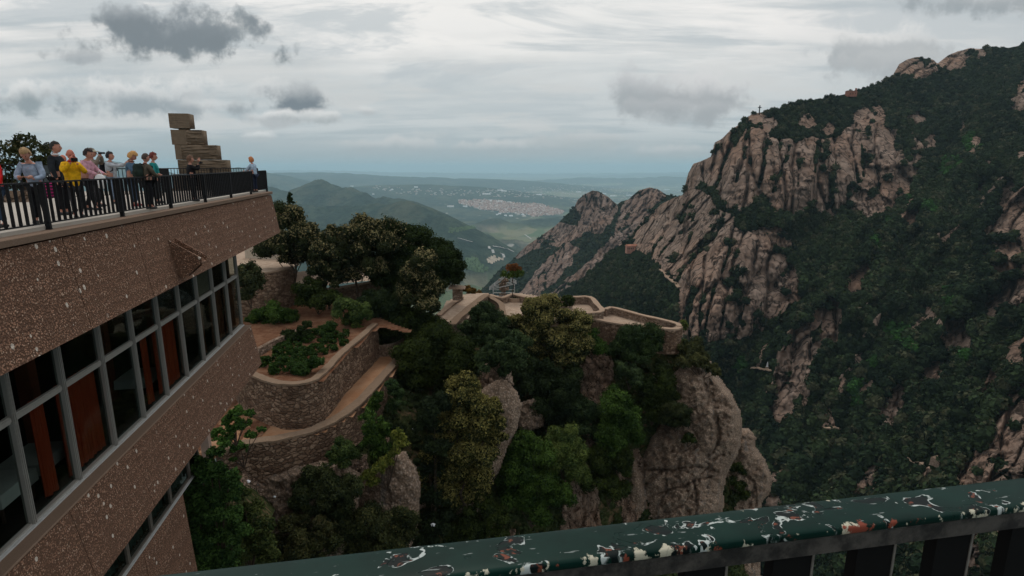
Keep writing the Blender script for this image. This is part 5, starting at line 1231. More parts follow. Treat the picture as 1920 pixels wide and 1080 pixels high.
# ---- boulders and crags: each an outline given its own distance, bulge and back
def crag(name, label, poly, Yd, bulge, rough=.5, seed=0, tilt=0., cat='rock', res=2.4, group=None, crk=()):
    p = np.array(poly, float); x0, y0 = p.min(0)-3; x1, y1 = p.max(0)+3
    gx_, gy_ = np.meshgrid(np.arange(x0, x1, res), np.arange(y0, y1, res))
    wob_ = 3.5*fbm(gx_/22, gy_/22, seed, 4, seed)
    s_ = sdf(gx_, gy_, poly)+wob_
    dm = np.percentile(s_[s_ > 0], 97); q = np.clip(s_/dm, 0, 1)
    dome = np.sqrt(np.clip(1-(1-q)**2, 0, 1))
    Yc = Yd+tilt*(gy_-y0)/(y1-y0)
    f1, f2, idn = worley(gx_/46+.4*fbm(gx_/40, gy_/40, 0, 3, seed+1), gy_/70, seed+2); g1, g2, gi = worley(gx_/17, gy_/15, seed+3)
    rl_ = rough*(-(1-np.exp(-(f2-f1)*6))*.8-(1-np.exp(-(g2-g1)*8))*.25+(idn-.5)*.8+.9*fbm(gx_/16, gy_/16, 0, 5, seed+4)+.5*fbm(gx_/6, gy_/5, 0, 3, seed+5)+.3*fbm(gx_/2.6, gy_/2.6, 0, 2, seed+8)+.25*fbm(gx_/80, gy_/9, 0, 3, seed+7))
    for c_ in crk: rl_ = rl_+rough*.9*sst(3., 0, sline(gx_+3*fbm(gx_/12, gy_/12, 0, 3, 3), gy_+3*fbm(gx_/12, gy_/12, 5, 3, 3), c_))
    Fr = P(gx_, gy_, Yc-bulge*dome+rl_*sst(0, .25, q)); Bk = P(gx_, gy_, Yc+bulge*.8*dome+.3)
    ok = s_ > 0; keep = ok[:-1, :-1] & ok[1:, :-1] & ok[:-1, 1:] & ok[1:, 1:]
    nn = gx_.size; F1 = gridfaces(*gx_.shape, keep); F2 = F1[:, ::-1]+nn
    # rim joining front and back
    E = {}
    for f in F1:
        for a, b in ((f[0], f[1]), (f[1], f[2]), (f[2], f[3]), (f[3], f[0])):
            if (b, a) in E: del E[(b, a)]
            else: E[(a, b)] = 1
    F3 = np.array([(b, a, a+nn, b+nn) for a, b in E])
    V = np.concatenate([Fr.reshape(-1, 3), Bk.reshape(-1, 3)]); Fa = np.concatenate([F1, F2, F3])
    u_, inv = np.unique(Fa, return_inverse=True); V = V[u_]; Fa = inv.reshape(Fa.shape)
    c0 = np.array([V[:, 0].mean(), V[:, 1].mean(), V[:, 2].min()])
    return tag(obj(name, mesh(name, V-c0, Fa, M_rock, True), None, tuple(c0)), label, cat, group), (gx_, gy_, Fr, ok)
crag('boulder', 'big rounded boulder below the curving parapet wall', [(672, 935), (684, 890), (722, 850), (745, 842), (762, 846), (780, 872), (791, 915), (789, 962), (779, 1002), (760, 1060), (700, 1090), (650, 1040)], 41, 1.9, .2, 1)
crag('rock_outcrop', 'eroded rock face under the path wall at the lower left', [(455, 890), (520, 880), (600, 862), (650, 872), (684, 890), (672, 960), (640, 1060), (540, 1070), (470, 1040), (440, 960)], 39.2, .9, .5, 2, tilt=-2)
crag('boulder', 'smooth tapering boulder behind the yellow-green oak', [(890, 740), (920, 715), (946, 706), (970, 733), (981, 760), (972, 800), (955, 835), (938, 880), (922, 910), (898, 960), (850, 980), (830, 880), (850, 760)], 51, 2.6, .24, 3)
big = [(1262, 700), (1285, 676), (1306, 668), (1335, 674), (1350, 706), (1375, 738), (1390, 772), (1393, 800), (1391, 832), (1380, 862), (1362, 892), (1358, 940), (1362, 1120), (1200, 1120), (1196, 980), (1188, 900), (1196, 855), (1215, 815), (1240, 790), (1250, 745)]
crag('cliff', 'huge pebbly rounded cliff below the lookout terrace', big, 66, 6., 1.0, 4, crk=[[(1210, 880), (1260, 882), (1305, 872), (1340, 882)], [(1230, 925), (1280, 912), (1310, 898), (1350, 892)], [(1300, 900), (1308, 950), (1304, 1000)], [(1290, 690), (1320, 700), (1345, 698)], [(1345, 780), (1350, 820), (1335, 850)]])
crag('cliff', 'smaller cracked crag behind the foot of the huge cliff', [(1372, 812), (1388, 801), (1406, 802), (1419, 819), (1417, 836), (1436, 858), (1447, 890), (1447, 920), (1432, 945), (1422, 985), (1430, 1120), (1340, 1120), (1345, 960), (1362, 880)], 74, 3.6, .8, 5, crk=[[(1390, 880), (1415, 905), (1418, 950)], [(1360, 930), (1400, 925), (1445, 915)]])
crag('rock_outcrop', 'narrow pale outcrop among the shrubs left of the huge cliff', [(1178, 862), (1190, 858), (1206, 890), (1214, 930), (1206, 970), (1192, 985), (1180, 930)], 61.5, 1.2, .4, 6)
crag('rock_outcrop', 'leaning stone beside the dark shrubs below the lookout wall', [(1222, 700), (1232, 696), (1238, 730), (1234, 770), (1224, 760)], 64, .6, .2, 8)
crag('rock_outcrop', 'grey weathered rock showing above the smooth tapering boulder', [(902, 682), (940, 668), (960, 690), (968, 726), (940, 720), (915, 706)], 52.5, 1., .5, 9)
crag('rock_outcrop', 'earthy rock patch between the boulder and the green thicket', [(962, 758), (1000, 745), (1024, 762), (1020, 800), (980, 815), (968, 795)], 58.5, .9, .4, 10)
# ================================================================== shrubs and small trees on the slope
S = [
 ('shrub', 'dense dark green bush beside the end of the ochre path', 55, [(818, 648, 40), (780, 668, 34), (850, 672, 38), (800, 700, 42), (845, 705, 36), (770, 700, 24)], .13, DKG, None, 0),
 ('shrub', 'dark rounded bush just under the ramp wall', 60, [(905, 590, 20), (925, 612, 26), (900, 630, 26), (935, 640, 24), (880, 618, 16)], .13, ((.014, .026, .012), (.034, .056, .024)), None, 0),
 ('shrub', 'feathery grey-green bush below the ramp wall', 50, [(915, 680, 20), (925, 655, 20), (948, 692, 14), (950, 650, 24), (965, 670, 22), (940, 680, 22), (975, 640, 18)], .12, BLU, None, 0),
 ('oak_tree', 'yellow-flowering oak filling the slope below the octagonal planter', 63, [(1010, 585, 26), (1040, 588, 28), (1075, 608, 28), (1000, 620, 30), (1045, 630, 32), (1085, 645, 26), (970, 610, 20), (1030, 665, 28), (1070, 668, 24), (990, 650, 22), (1095, 620, 14)], .13, OAK, (.26, .225, .08), .7),
 ('oak_tree', 'tall yellow-green oak hanging over the smooth tapering boulder', 46, [(872, 740, 32), (905, 762, 30), (860, 785, 36), (900, 800, 36), (850, 830, 34), (890, 845, 36), (845, 872, 32), (880, 895, 34), (850, 925, 26), (920, 790, 22), (925, 765, 16), (875, 715, 16), (835, 800, 28), (825, 850, 30), (820, 900, 30), (835, 930, 26), (890, 925, 24), (850, 755, 24), (925, 820, 20)], .11, OAK, (.24, .21, .065), .7),
 ('shrub', 'dark bush at the left foot of the lookout retaining wall', 63, [(1110, 640, 20), (1122, 655, 16), (1100, 655, 14)], .13, GRN, None, 0),
 ('shrub', 'wide dark green bush against the lookout retaining wall', 63, [(1180, 635, 24), (1210, 632, 26), (1195, 660, 26), (1160, 660, 20), (1230, 645, 16), (1165, 628, 10)], .13, ((.012, .024, .010), (.030, .052, .020)), None, 0),
 ('shrub', 'bush with green shoots at the right foot of the lookout wall', 63.5, [(1290, 650, 20), (1305, 665, 18), (1275, 668, 16), (1318, 672, 12)], .12, OLV, (.08, .09, .03), .2),
 ('shrub', 'tiny yellowish shrub growing at the tip of the lookout wall', 67, [(1282, 606, 6), (1286, 612, 5), (1281, 616, 4)], .10, LIM, (.2, .18, .06), .3),
 ('shrub', 'dark bush halfway down the slope beneath the lookout wall', 62, [(1235, 715, 26), (1215, 740, 26), (1250, 745, 22), (1225, 770, 24), (1200, 720, 18)], .13, DKG, None, 0),
 ('shrub', 'grey-green bush on the scree below the lookout', 60, [(1180, 700, 16), (1170, 690, 12), (1192, 715, 14)], .11, BLU, None, 0),
 ('shrub', 'dark thicket in the middle of the slope beneath the yellow-flowering oak', 60, [(1000, 720, 30), (1040, 745, 34), (1060, 720, 30), (1030, 780, 30), (975, 715, 20), (1075, 760, 24), (1010, 690, 20)], .13, ((.009, .016, .008), (.022, .036, .016)), None, 0),
 ('shrub', 'bluish green bush above the green thicket', 58, [(1095, 770, 24), (1120, 785, 24), (1085, 800, 20), (1125, 810, 18)], .13, BLU, None, 0),
 ('shrub', 'bright green bushy thicket in the middle of the ravine side', 57, [(1150, 750, 26), (1170, 780, 28), (1145, 810, 26), (1180, 820, 24), (1150, 840, 22)], .13, GRN, None, 0),
 ('shrub', 'dark green bush in the gully left of the huge cliff', 57, [(1130, 860, 28), (1155, 880, 28), (1120, 900, 26), (1150, 920, 26), (1165, 860, 20)], .13, DKG, None, 0),
 ('shrub', 'grassy green hummock with yellow-green top above the railing', 54, [(1060, 815, 22), (1040, 835, 26), (1075, 850, 28), (1050, 870, 28), (1080, 890, 22)], .11, LIM, None, 0),
 ('shrub', 'large green thicket rising behind the foreground railing', 52, [(1000, 850, 32), (970, 880, 34), (1010, 900, 34), (965, 930, 34), (1010, 950, 32), (1045, 930, 26), (980, 830, 22)], .13, GRN, None, 0),
 ('shrub', 'dark shadowy bush between the yellow-green oak and the railing', 46, [(900, 950, 26), (930, 970, 24), (880, 985, 26), (920, 1005, 28), (850, 1000, 24)], .11, DKG, None, 0),
 ('shrub', 'dark mass of shrubs in the cleft between the two boulders', 45, [(815, 760, 24), (800, 800, 22), (818, 840, 24), (808, 880, 20), (815, 930, 22), (822, 980, 26), (800, 1020, 24)], .12, ((.008, .014, .008), (.018, .03, .014)), None, 0),
 ('shrub', 'dark green bush with ragged top in front of the rock face', 37, [(600, 900, 26), (580, 925, 28), (620, 930, 30), (655, 920, 24), (640, 950, 28), (600, 960, 26), (560, 940, 18)], .085, ((.012, .020, .009), (.034, .046, .02)), (.07, .08, .03), .2),
 ('shrub', 'wide dark bush just above the railing below the boulder', 36, [(640, 1000, 34), (690, 985, 34), (730, 985, 30), (755, 970, 22), (680, 1030, 36), (730, 1030, 34), (600, 1020, 30), (765, 1000, 20)], .085, ((.014, .022, .010), (.038, .048, .020)), (.10, .095, .035), .22),
 ('shrub', 'pale-tipped bush between the ivy bank and the wide dark bush', 35.5, [(555, 985, 26), (580, 1015, 30), (540, 1030, 28), (610, 990, 20)], .08, OLV, (.12, .105, .045), .3),
 ('shrub', 'round green bush below the curve of the parapet wall', 38.3, [(642, 842, 20), (652, 858, 20), (630, 860, 16)], .085, ((.02, .04, .012), (.055, .085, .028)), None, 0),
 ('shrub', 'tufted green bush of long leaves beneath the parapet wall', 40, [(705, 800, 18), (695, 825, 20), (712, 845, 18), (690, 780, 12), (722, 815, 12)], .10, GRN, None, 0),
 ('creeper', 'yellow-green creeper draped over the boulder top', 38.6, [(712, 880, 13), (725, 865, 13), (740, 850, 11), (690, 895, 12), (752, 830, 12), (745, 815, 10), (700, 905, 10)], .08, ((.05, .075, .015), (.13, .15, .035)), None, 0),
 ('shrub', 'small green bush growing from the parapet wall face', 45, [(704, 752, 13), (700, 765, 11), (710, 742, 8)], .09, GRN, None, 0),
 ('shrub', 'small bush near the far bend of the parapet wall', 49, [(735, 722, 11), (742, 735, 12), (748, 755, 14), (735, 765, 10)], .09, ((.016, .034, .014), (.04, .075, .03)), None, 0),
 ('ivy_bank', 'tall green ivy-covered bank beside the lower wall of the building', 21, [(395, 1060, 40), (350, 1060, 26), (430, 930, 20), (405, 850, 14), (395, 880, 24), (380, 920, 30), (410, 930, 30), (370, 960, 30), (420, 970, 28), (390, 1000, 34), (360, 1010, 26), (430, 900, 18), (370, 870, 16), (440, 1000, 22)], .06, ((.012, .030, .010), (.040, .085, .024)), None, 0),
 ('shrub', 'feathery low bush above the railing left of centre', 27, [(472, 955, 16), (455, 925, 12), (490, 985, 18), (455, 1000, 24), (480, 1015, 26), (440, 1030, 28), (500, 1030, 24), (400, 1045, 28)], .075, ((.02, .036, .012), (.055, .075, .026)), (.09, .09, .035), .2),
 ('shrub', 'sapling with bright green leaves at the near end of the path', 36, [(425, 790, 10), (410, 815, 12), (432, 820, 9), (442, 775, 13), (455, 795, 12), (440, 805, 12), (468, 775, 8)], .09, ((.02, .05, .012), (.06, .13, .03)), None, 0),
 ('shrub', 'straggly green sapling leaning over the path wall', 37, [(425, 830, 12), (450, 840, 13), (470, 815, 9), (430, 858, 13), (490, 805, 7)], .09, ((.02, .05, .012), (.055, .12, .03)), None, 0),
 ('shrub', 'large dense green bush behind the garden against the dark wall', 59, [(490, 598, 18), (515, 590, 20), (540, 595, 18), (500, 610, 18), (530, 608, 18), (476, 605, 12)], .11, GRN, None, 0),
 ('shrub', 'leafy green bush under the oaks at the top of the garden', 58, [(648, 580, 20), (672, 582, 20), (660, 598, 18), (640, 570, 12), (685, 590, 12)], .12, ((.022, .045, .014), (.065, .10, .032)), (.1, .12, .05), .2),
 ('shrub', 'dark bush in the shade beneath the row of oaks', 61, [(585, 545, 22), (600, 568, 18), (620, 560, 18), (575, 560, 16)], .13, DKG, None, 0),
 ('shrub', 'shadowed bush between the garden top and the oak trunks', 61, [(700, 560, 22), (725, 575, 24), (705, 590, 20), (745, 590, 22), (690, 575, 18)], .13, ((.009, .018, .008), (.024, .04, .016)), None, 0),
 ('shrub', 'dark bush at the left of the ramp kerb', 60, [(770, 600, 22), (795, 610, 22), (750, 615, 20), (820, 612, 16), (775, 625, 20)], .13, DKG, None, 0),
 ('shrub', 'dark bush filling the corner beyond the end of the garden wall', 60, [(722, 618, 14), (738, 622, 14), (750, 606, 14), (730, 604, 12)], .12, DKG, None, 0),
 ('shrub', 'spiky pale green plant at the corner of the garden wall', 57.5, [(668, 612, 7), (676, 618, 6), (664, 620, 5)], .14, LIM, None, 0),
 ('shrub', 'small dark bush behind the square lookout parapet', 72, [(1062, 562, 9), (1070, 568, 8), (1056, 570, 8)], .12, DKG, None, 0),
 ('shrub', 'small tree-like bush clinging to the face of the huge cliff', 58.7, [(1290, 820, 8), (1298, 826, 7), (1284, 828, 6)], .1, DKG, None, 0),
 ('shrub', 'dark shrub in the recess left of the big cliff face', 59, [(1262, 770, 18), (1275, 790, 16), (1250, 790, 14), (1285, 775, 12)], .11, ((.014, .022, .010), (.032, .042, .018)), None, 0),
 ('shrub', 'bush crowning the upper edge of the huge cliff', 60.5, [(1285, 682, 13), (1300, 674, 12), (1322, 682, 12), (1335, 692, 10), (1310, 684, 10), (1345, 700, 8)], .11, OLV, None, 0),
 ('shrub', 'bush hanging in the dark gap between the huge cliff and the crag', 70, [(1385, 880, 14), (1375, 905, 16), (1392, 925, 12), (1372, 935, 14)], .12, DKG, None, 0),
]
GROW = 1.27
for nm, lab, Yd, lobes, leaf, cols, tip, tk in S:
    cols = (cols[0], (cols[1][0]*1.6, cols[1][1]*1.42, cols[1][2]*1.2))
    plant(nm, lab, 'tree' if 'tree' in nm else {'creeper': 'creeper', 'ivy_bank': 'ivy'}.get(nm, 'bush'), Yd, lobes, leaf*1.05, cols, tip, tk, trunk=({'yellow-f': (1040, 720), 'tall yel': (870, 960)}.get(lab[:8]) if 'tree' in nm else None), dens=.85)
# ---- plants set out in the garden bed
gp = tag(empty('garden_plant', (0, 0, 0)), 'small green tuft set out in the red soil of the garden bed', 'plant', 'plants set out in the garden bed')
f0 = obj('foliage', crown_mesh('foliage', [(0, 0, .2, .36), (.2, .1, .3, .24), (-.18, .12, .34, .22), (.02, -.2, .42, .2)], .08, GRN, (.09, .14, .03), .3, dens=.6, flat=.9), gp)
rows = []
for r_ in range(6):
    for c in range(9):
        a = (500+r_*27+c*(-1.5)+rs.uniform(-4, 4), 690-r_*9+0); 
        px_ = 500+c*21+rs.uniform(-5, 5); py_ = 706-c*8.7-r_*10.5+rs.uniform(-3, 3)
        if sdf(np.array(px_), np.array(py_), [(482, 690), (545, 712), (600, 700), (660, 642), (655, 622), (600, 616), (530, 635)]) > 2: rows.append((px_, py_))
for i, (a, b) in enumerate(rows):
    o = gp if i == 0 else dup(gp)
    q = PZ(a, b, ZG); o.location = (q[0], q[1], float(garden_z(q[0], q[1]))-.02); s_ = rs.uniform(.8, 1.65); o.scale = (s_, s_, s_*rs.uniform(.8, 1.2)); o.rotation_euler.z = rs.uniform(0, 6)
for nm, lab, cc, L in [('shrub', 'larger dark green clump at the front corner of the garden bed', GRN, [(575, 690, 16), (592, 680, 13), (560, 700, 12), (545, 690, 10)]), ('shrub', 'rounded green clump at the back of the garden bed', GRN, [(616, 617, 12), (622, 610, 8)]), ('shrub', 'dark flowering clump at the back left of the garden bed', DKG, [(540, 632, 12), (556, 636, 12), (570, 620, 10), (575, 610, 8)])]:
    q = PZ(L[0][0], L[0][1], ZG+.3); plant(nm, lab, 'bush', q[1], L, .08, cc, (.08, .12, .04), .2)
# ---- undergrowth over the vegetated parts of the hillside
nr, nc = hx.shape; ok = rk[:-1, :-1] < .45; w_ = (ok*(hy[1:, :-1]-hy[:-1, :-1])).ravel(); w_ = np.clip(w_, 0, None); w_ /= w_.sum()
idx = rs.choice(len(w_), 5200, p=w_); i, j = idx//(nc-1), idx % (nc-1)
Q = Wh[i, j]+rs.normal(size=(5200, 3))*.05; sz = rs.uniform(.16, .55, 5200)*(Q[:, 1]/50)
tn = np.clip(.5+.8*fbm(hx[i, j]/40, hy[i, j]/40, 0, 3, 96)+rs.uniform(-.3, .3, 5200), 0, 1)[:, None]
cc = np.array((.014, .022, .009))*(1-tn)+np.array((.045, .062, .022))*tn
tag(obj('undergrowth', canopy('undergrowth', Q, sz, cc, 30, .26)), 'low scrub and weeds covering the steep slope', 'undergrowth', kind='stuff')
nt_ = 2600; rel = rk[:-1, :-1]; w_ = ((rel > .6)*(hy[1:, :-1]-hy[:-1, :-1])).ravel(); w_ = np.clip(w_, 0, None); w_ /= w_.sum(); idx = rs.choice(len(w_), nt_, p=w_); i, j = idx//(nc-1), idx % (nc-1)
P0 = Wh[i, j]; iv, iF = ico(); s_ = rs.uniform(.04, .16, (nt_, 1, 1))
Vv = P0[:, None]+iv[None]*s_*rs.uniform(.6, 1.3, (nt_, len(iv), 1)); Fv = (iF[None]+(np.arange(nt_)*len(iv))[:, None, None]).reshape(-1, 3)
tag(obj('rubble', mesh('rubble', Vv.reshape(-1, 3), Fv, M_rubble_pale)), 'loose broken stones on the bare parts of the slope', 'rubble', kind='stuff')
# ---- litter
M_lit = plain('white plastic', (.75, .76, .78), .5, .3, .05)
for px, py, r_, lab in [(464, 903, 5, 'crumpled white plastic bag caught at the edge of the ivy bank'), (515, 931, 3.2, 'small scrap of white litter on the rock face'), (487, 932, 1.8, 'tiny white speck of litter left of the larger scrap on the rock face'), (812, 984, 4.5, 'white scrap of litter in the dark cleft above the railing'), (688, 651, 2.4, 'white stone at the corner of the garden wall'), (903, 656, 2.4, 'white scrap in the bush below the ramp'), (776, 804, 2.8, 'pale scrap hanging beside the dark cleft')]:
    yd = {464: 35.8, 515: 37.2, 487: 37.4, 812: 43.2, 688: 57., 903: 57.2, 776: 45}[px]
    c_ = P(px, py, yd); rr_ = r_*yd/FPX; iv, iF = ico(); v = iv*rr_*rs.uniform(.5, 1.2, (len(iv), 1))*np.array([1.2, .8, .7])
    tag(obj('litter', mesh('litter', v, iF, M_lit), None, tuple(c_)), lab, 'litter')
# ================================================================== things on the mountain
def onM(px, py):
    d = (pxM-px)**2+(pyM-py)**2; k = np.unravel_index(d.argmin(), d.shape); return WM[k]
q = onM(1424, 214); h = 13*q[1]/FPX; root = tag(empty('summit_cross', tuple(q)), 'thin iron cross standing on the edge of the great cliff top', 'cross')
mb = MB(); mb.box((0, 0, h*.55), (.8, .6, h*1.3)); mb.build('upright', M_iron, root); mb = MB(); mb.box((0, 0, h*.92), (h*.45, .55, .75)); mb.build('arm', M_iron, root)
M_brick = plain('red brick', (.27, .12, .085), .9, .1, .3, .4); M_tile = plain('dull roof tile', (.22, .13, .10), .9, .1, .3, .6)
q = onM(1594, 182); s_ = q[1]/FPX; root = tag(empty('hilltop_hermitage', tuple(q+np.array([0, 0, 3*s_])), .2), 'small reddish hermitage with a bell gable on the ridge', 'building')
mb = MB(); mb.box((0, 0, 2*s_), (17*s_, 9*s_, 9*s_)); mb.build('wall', M_brick, root); mb = MB(); mb.hexa([(-9*s_, -5.5*s_, 6.5*s_), (9*s_, -5.5*s_, 6.5*s_), (9*s_, 5.5*s_, 6.5*s_), (-9*s_, 5.5*s_, 6.5*s_)], [(-9*s_, -.2, 8*s_), (9*s_, -.2, 8*s_), (9*s_, .2, 8*s_), (-9*s_, .2, 8*s_)]); mb.build('roof', M_tile, root)
mb = MB(); mb.box((6.5*s_, -3*s_, 9.5*s_), (2.4*s_, 1.6*s_, 5*s_)); mb.build('bell_gable', M_brick, root)
for k in (-5, 0, 5): mb = MB(); mb.box((k*s_, -4.53*s_, 2.5*s_), (1.3*s_, .3*s_, 2*s_)); mb.build('window', M_dark, root)
q = onM(1184, 470); s_ = q[1]/FPX; root = tag(empty('cave_chapel', tuple(q+np.array([0, -3, -2*s_])), .15), 'pink brick chapel with arcades perched on the distant wooded spur', 'building')
mb = MB(); mb.box((1*s_, 0, 5*s_), (26*s_, 9*s_, 14*s_)); mb.box((5*s_, -6*s_, -1*s_), (9*s_, 5*s_, 16*s_)); mb.build('wall', plain('pink brick', (.36, .185, .135), .9, .1, .3, .3), root)
mb = MB(); mb.hexa([(-13*s_, -5.5*s_, 12*s_), (15*s_, -5.5*s_, 12*s_), (15*s_, 5.5*s_, 12*s_), (-13*s_, 5.5*s_, 12*s_)], [(-12*s_, -.2, 15*s_), (14*s_, -.2, 15*s_), (14*s_, .2, 15*s_), (-12*s_, .2, 15*s_)]); mb.prism([(1*s_, -9*s_), (10*s_, -9*s_), (10*s_, -4*s_), (1*s_, -4*s_)], 7.02*s_, [8.5*s_]*4); mb.build('roof', plain('red tile', (.33, .15, .10), .9, .1, .3, .4), root)
for k in range(6): mb = MB(); mb.box(((-10+k*3.4)*s_, -4.53*s_, 7.5*s_), (1.3*s_, .3*s_, 3.*s_)); mb.build('window', M_dark, root)
for k in (3.2, 5.5, 7.8): mb = MB(); mb.box((k*s_, -8.53*s_, 3*s_), (1.0*s_, .3*s_, 3.*s_)); mb.build('arch', M_dark, root)
q = onM(1437, 690); s_ = q[1]/FPX; root = tag(empty('white_statue', tuple(q+np.array([0, -1.5, 1]))), 'tiny white statue on a rock beside the forest path', 'statue')
mb = MB(); mb.tube([(0, 0, 0), (0, 0, 3*s_), (0, 0, 6*s_), (0, 0, 8*s_)], [2.2*s_, 1.6*s_, 1.5*s_, .7*s_], 8); mb.tube([(0, 0, 8*s_), (0, 0, 9.4*s_), (0, 0, 10.2*s_)], [.7*s_, .9*s_, .3*s_], 8); mb.build('figure', plain('white stone', (.5, .5, .5), .8), root); mb = MB(); mb.box((0, 0, -1.5*s_), (5*s_, 5*s_, 3.5*s_)); mb.build('plinth', M_rubble_pale, root)
q = onM(1748, 868); s_ = q[1]/FPX; root = tag(empty('ruined_tower', tuple(q+np.array([0, -2.5, -.5])), .3), 'small square ruined stone tower beside the forest track', 'tower')
s_ *= 1.25; mb = MB(); w2, w1 = 7*s_, 8.5*s_; mb.hexa([(-w1, -w1, -2), (w1, -w1, -2), (w1, w1, -2), (-w1, w1, -2)], [(-w2, -w2, 17*s_), (w2, -w2, 16*s_), (w2, w2, 17.5*s_), (-w2, w2, 16.5*s_)])
for k in (-1, 0, 1): mb.box((k*5*s_, -w2+1*s_, 17.6*s_), (2.4*s_, 2*s_, 3*s_))
mb.build('masonry', M_rubble_pale, root); mb = MB(); mb.box((0, -w1+.05, 5*s_), (3*s_, .5, 6*s_)); mb.build('doorway', M_dark, root)
q = onM(1735, 955)
def track(pts, wd, name='path'):
    q = np.array([onM(a + (c-a)*t_, b+(d-b)*t_) for (a, b), (c, d) in zip(pts[:-1], pts[1:]) for t_ in np.linspace(0, 1, 6, endpoint=False)])
    q[:, 2] += 1.0; q[:, 1] -= 2.6; d = np.gradient(q, axis=0); nn = np.stack([d[:, 1], -d[:, 0], 0*d[:, 0]], -1); nn /= np.linalg.norm(nn, axis=1)[:, None]+1e-9
    V = np.concatenate([q+nn*wd, q-nn*wd, q+nn*wd-[0, 0, .8], q-nn*wd-[0, 0, .8]]); n = len(q)
    F = np.array([(i, i+1, n+i+1, n+i) for i in range(n-1)]+[(2*n+i, i, i+1, 2*n+i+1)[::-1] for i in range(n-1)]+[(n+i, 3*n+i, 3*n+i+1, n+i+1)[::-1] for i in range(n-1)])
    tag(obj(name, mesh(name, V, F, M_copes)), kind='structure')
track([(1688, 838), (1692, 852), (1712, 864), (1738, 872)], 1.1)
track([(1742, 878), (1768, 884), (1790, 900), (1805, 912)], 1.2)
track([(1406, 688), (1424, 690), (1446, 694)], .9)
track([(1240, 505), (1252, 520), (1266, 532), (1276, 540)], 2.2)
track([(1540, 800), (1560, 800), (1574, 803)], .8)
# small stone hut behind the foreground railing
q = onM(1765, 1075); s_ = q[1]/FPX; root = tag(empty('stone_terrace', tuple(q+np.array([0, -2, 1.5])), .1), 'small railed stone terrace seen below between the foreground balusters', 'terrace')
mb = MB(); mb.box((0, 0, -1), (42*s_, 14*s_, 3)); mb.build('deck', M_rubble_pale, root); mb = MB()
for k in range(-4, 5): mb.box((k*5*s_, -6.6*s_, .5+1.2*s_), (.35*s_, .35*s_, 2.6*s_))
mb.tube([(-20*s_, -6.6*s_, .5+2.6*s_), (20*s_, -6.6*s_, .5+2.6*s_)], .3*s_, 6); mb.build('railing', plain('white railing', (.5, .5, .48), .6), root)
# ================================================================== people on the terrace
FZ = -1.27
def skinmesh(name, J, E_, root=0, sub=1):
    """J: joints (x, y, z, r); E_: edges. A skin grown over a skeleton, as one closed surface"""
    me = bpy.data.meshes.new(name); me.from_pydata([j[:3] for j in J], E_, [])
    o = bpy.data.objects.new(name, me); COL.objects.link(o)
    o.modifiers.new('s', 'SKIN'); 
    for i, j in enumerate(J):
        d = me.skin_vertices[0].data[i]; r = j[3]; d.radius = (r, r) if np.isscalar(r) else r; d.use_root = (i == root)
    m = o.modifiers.new('u', 'SUBSURF'); m.levels = sub; m.render_levels = sub
    bpy.context.view_layer.update()
    ev = o.evaluated_get(bpy.context.evaluated_depsgraph_get()); out = bpy.data.meshes.new_from_object(ev)
    V = np.array([v.co[:] for v in out.vertices]); F = [tuple(p.vertices) for p in out.polygons]
    bpy.data.objects.remove(o); return V, F
def sphere(nu=18, nv=14):
    V = []; F = []
    for i in range(nv+1):
        ph = math.pi*i/nv
        for j in range(nu): th = 2*math.pi*j/nu; V.append((math.sin(ph)*math.sin(th), math.sin(ph)*math.cos(th), math.cos(ph)))
    for i in range(nv):
        for j in range(nu): F.append((i*nu+j, (i+1)*nu+j, (i+1)*nu+(j+1) % nu, i*nu+(j+1) % nu))
    return np.array(V), F
def rotx(V, a, o=(0, 0, 0)):
    o = np.array(o); V = np.asarray(V, float)-o; k, t = math.cos(a), math.sin(a)
    return V@np.array([[1, 0, 0], [0, k, -t], [0, t, k]]).T+o
def rotz(V, a, o=(0, 0, 0)):
    o = np.array(o); V = np.asarray(V, float)-o; k, t = math.cos(a), math.sin(a)
    return V@np.array([[k, -t, 0], [t, k, 0], [0, 0, 1]]).T+o
SKIN = plain('skin', (.42, .20, .14), .55, .3, .1, 20.); SKIN_RED = plain('ruddy skin', (.46, .15, .10), .55, .3, .1, 20.)
M_eye = plain('eye', (.02, .015, .012), .3, .4)
